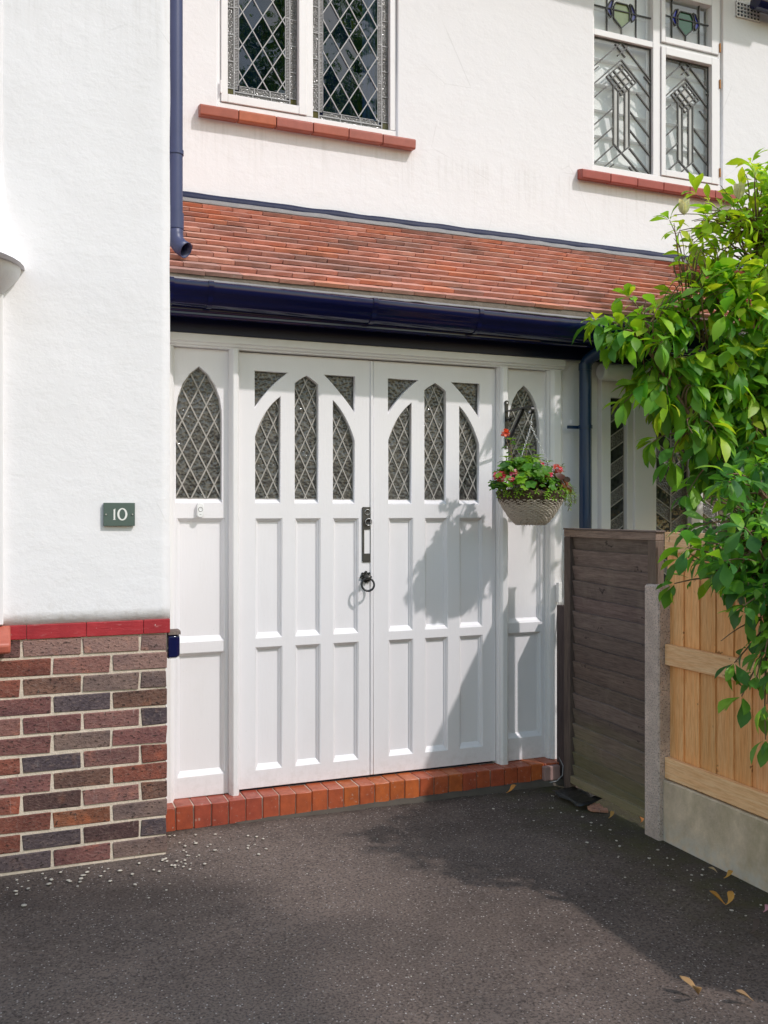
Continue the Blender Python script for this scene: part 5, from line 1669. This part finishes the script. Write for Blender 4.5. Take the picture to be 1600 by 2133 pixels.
fallen(1055, 1655, .070, (0.60, 0.25, 0.05), 'orange dead leaf lying at the foot of the red step', -1.45, .5)
fallen(1268, 1708, .050, (0.50, 0.27, 0.07), 'yellow brown leaf near the dark fence panel', -1.2, .5)
fallen(1334, 1718, .045, (0.42, 0.17, 0.05), 'rusty leaf at the foot of the concrete post', -.9, .5)
fallen(1590, 1905, .045, (0.62, 0.28, 0.32), 'pink petal on the moss at the right edge', -1.3, .2)
for k, (px, py, s_, rz) in enumerate(((1248, 1684, .09, .3), (1262, 1688, .07, -.5), (1238, 1682, .06, 1.0))):
    d = 1.4*FPX/(py-1066); p = at(px, py, d)
    me = brick_mesh('brick_fragment', s_, .014, .028, 90+k, .003, .004)
    o = obj('brick_fragment', me, None, None, loc=(min(p.x, 2.56), p.y, .008)); o.rotation_euler = (.1, .05, rz); o.color = (0.48, 0.24, 0.16, 1)
    tag(o, ['long pale orange brick fragment under the dark fence', 'short brick fragment nearest the concrete post', 'brick fragment beside the black plastic scrap'][k], 'brick fragment', 'brick fragments under the dark fence')
b = MB()
vs = []
for i in range(9):
    for j in range(5):
        x = 2.48 + .13*j/4; y = 3.70 + .24*i/8
        vs.append((x, y, .010 + .030*abs(noise.noise(Vector((x*16, y*16, 2)))) + .02*(j/4)))
b.add(vs, [(i*5+j, i*5+j+1, i*5+j+6, i*5+j+5) for i in range(8) for j in range(4)])
o = b.build('plastic_scrap', M['bin_bag'], smooth='all'); o.modifiers.new('t', 'SOLIDIFY').thickness = .002
tag(o, 'crumpled black plastic scrap at the foot of the dark fence', 'plastic scrap')
# pale pebbles set in the asphalt
pm = []
for i in range(5):
    bm = bmesh.new(); bmesh.ops.create_icosphere(bm, subdivisions=1, radius=1)
    r_ = random.Random(i+5)
    for v in bm.verts: v.co *= r_.uniform(.72, 1.15)
    me = bpy.data.meshes.new('pebble'); bm.to_mesh(me); bm.free()
    me.materials.append(M['stone']); me.polygons.foreach_set('use_smooth', [True]*len(me.polygons)); pm.append(me)
def pebble(x, y, s_):
    o = obj('pebble', pm[rnd.randrange(5)], None, drive, loc=(x, y, s_*.12))
    o.scale = (s_*rnd.uniform(.8, 1.3), s_*rnd.uniform(.7, 1.1), s_*.42); o.rotation_euler = (0, 0, rnd.uniform(0, 6.28))
    f = rnd.uniform(.75, 1.1); o.color = (.60*f, .54*f, .46*f, 1)
for k in range(86):
    y = 3.84 - abs(rnd.gauss(0, .13)); x = rnd.uniform(-.1, .72) 
    if rnd.random() < .28: x = rnd.uniform(.60, 1.02); y = rnd.uniform(3.70, 4.08)
    pebble(x, y, rnd.uniform(.0045, .0098))
for k in range(52):
    y = rnd.uniform(2.3, 4.05); x = 2.52 - abs(rnd.gauss(0, .16))
    pebble(x, y, rnd.uniform(.0035, .0085))
for k in range(26):
    pebble(rnd.uniform(.4, 2.2), rnd.uniform(2.0, 4.0), rnd.uniform(.002, .0045))

# ================================================================ tall tree across the drive, mirrored in the upper window
stree = thing('street_tree', 'tall leafy tree behind the viewer, mirrored in the diamond leaded window', 'tree', (5.4, -6.2, 0))
MB().tube([(5.4, -6.2, 0), (5.35, -6.2, 2.5), (5.2, -6.15, 5.0), (5.0, -6.05, 7.5), (4.8, -5.95, 9.5)], [.22, .18, .15, .10, .04], 10).build('trunk', M['bark'], stree, smooth='all')
CT = Vector((4.75, -5.9, 9.0))
f = Foliage()
k = 0
while k < 5200:
    d = Vector((rnd.uniform(-1, 1), rnd.uniform(-1, 1), rnd.uniform(-1, 1)))
    if d.length > 1: continue
    p = CT + Vector((d.x*2.3, d.y*2.1, d.z*2.6))
    if noise.noise(p*0.85) + 0.35*(1 - d.length) < -0.02: continue
    f.leaf(p, Vector((rnd.gauss(0, 1), rnd.gauss(0, 1), rnd.gauss(-.3, .6))), rnd.uniform(.14, .24), rnd.uniform(.09, .14), vary(rnd.choice(LC[:4]), .2), rnd.uniform(-.8, .8), n=3, droop=.2)
    k += 1
tag(f.build('foliage', stree), kind='stuff')
for (dx, dy, dz, z0) in ((1.3, .4, 1.0, 5.2), (-1.4, .3, 1.2, 5.8), (.4, -1.3, 1.5, 6.4), (-.6, 1.2, 1.4, 7.0)):
    b0 = Vector((5.2 - (z0-5)*.1, -6.1, z0))
    MB().tube(bez(b0, b0 + Vector((dx, dy, dz*2)), .3, 6, .2), [.07, .06, .05, .04, .03, .02, .012], 7).build('limb', M['bark'], stree, smooth='all')
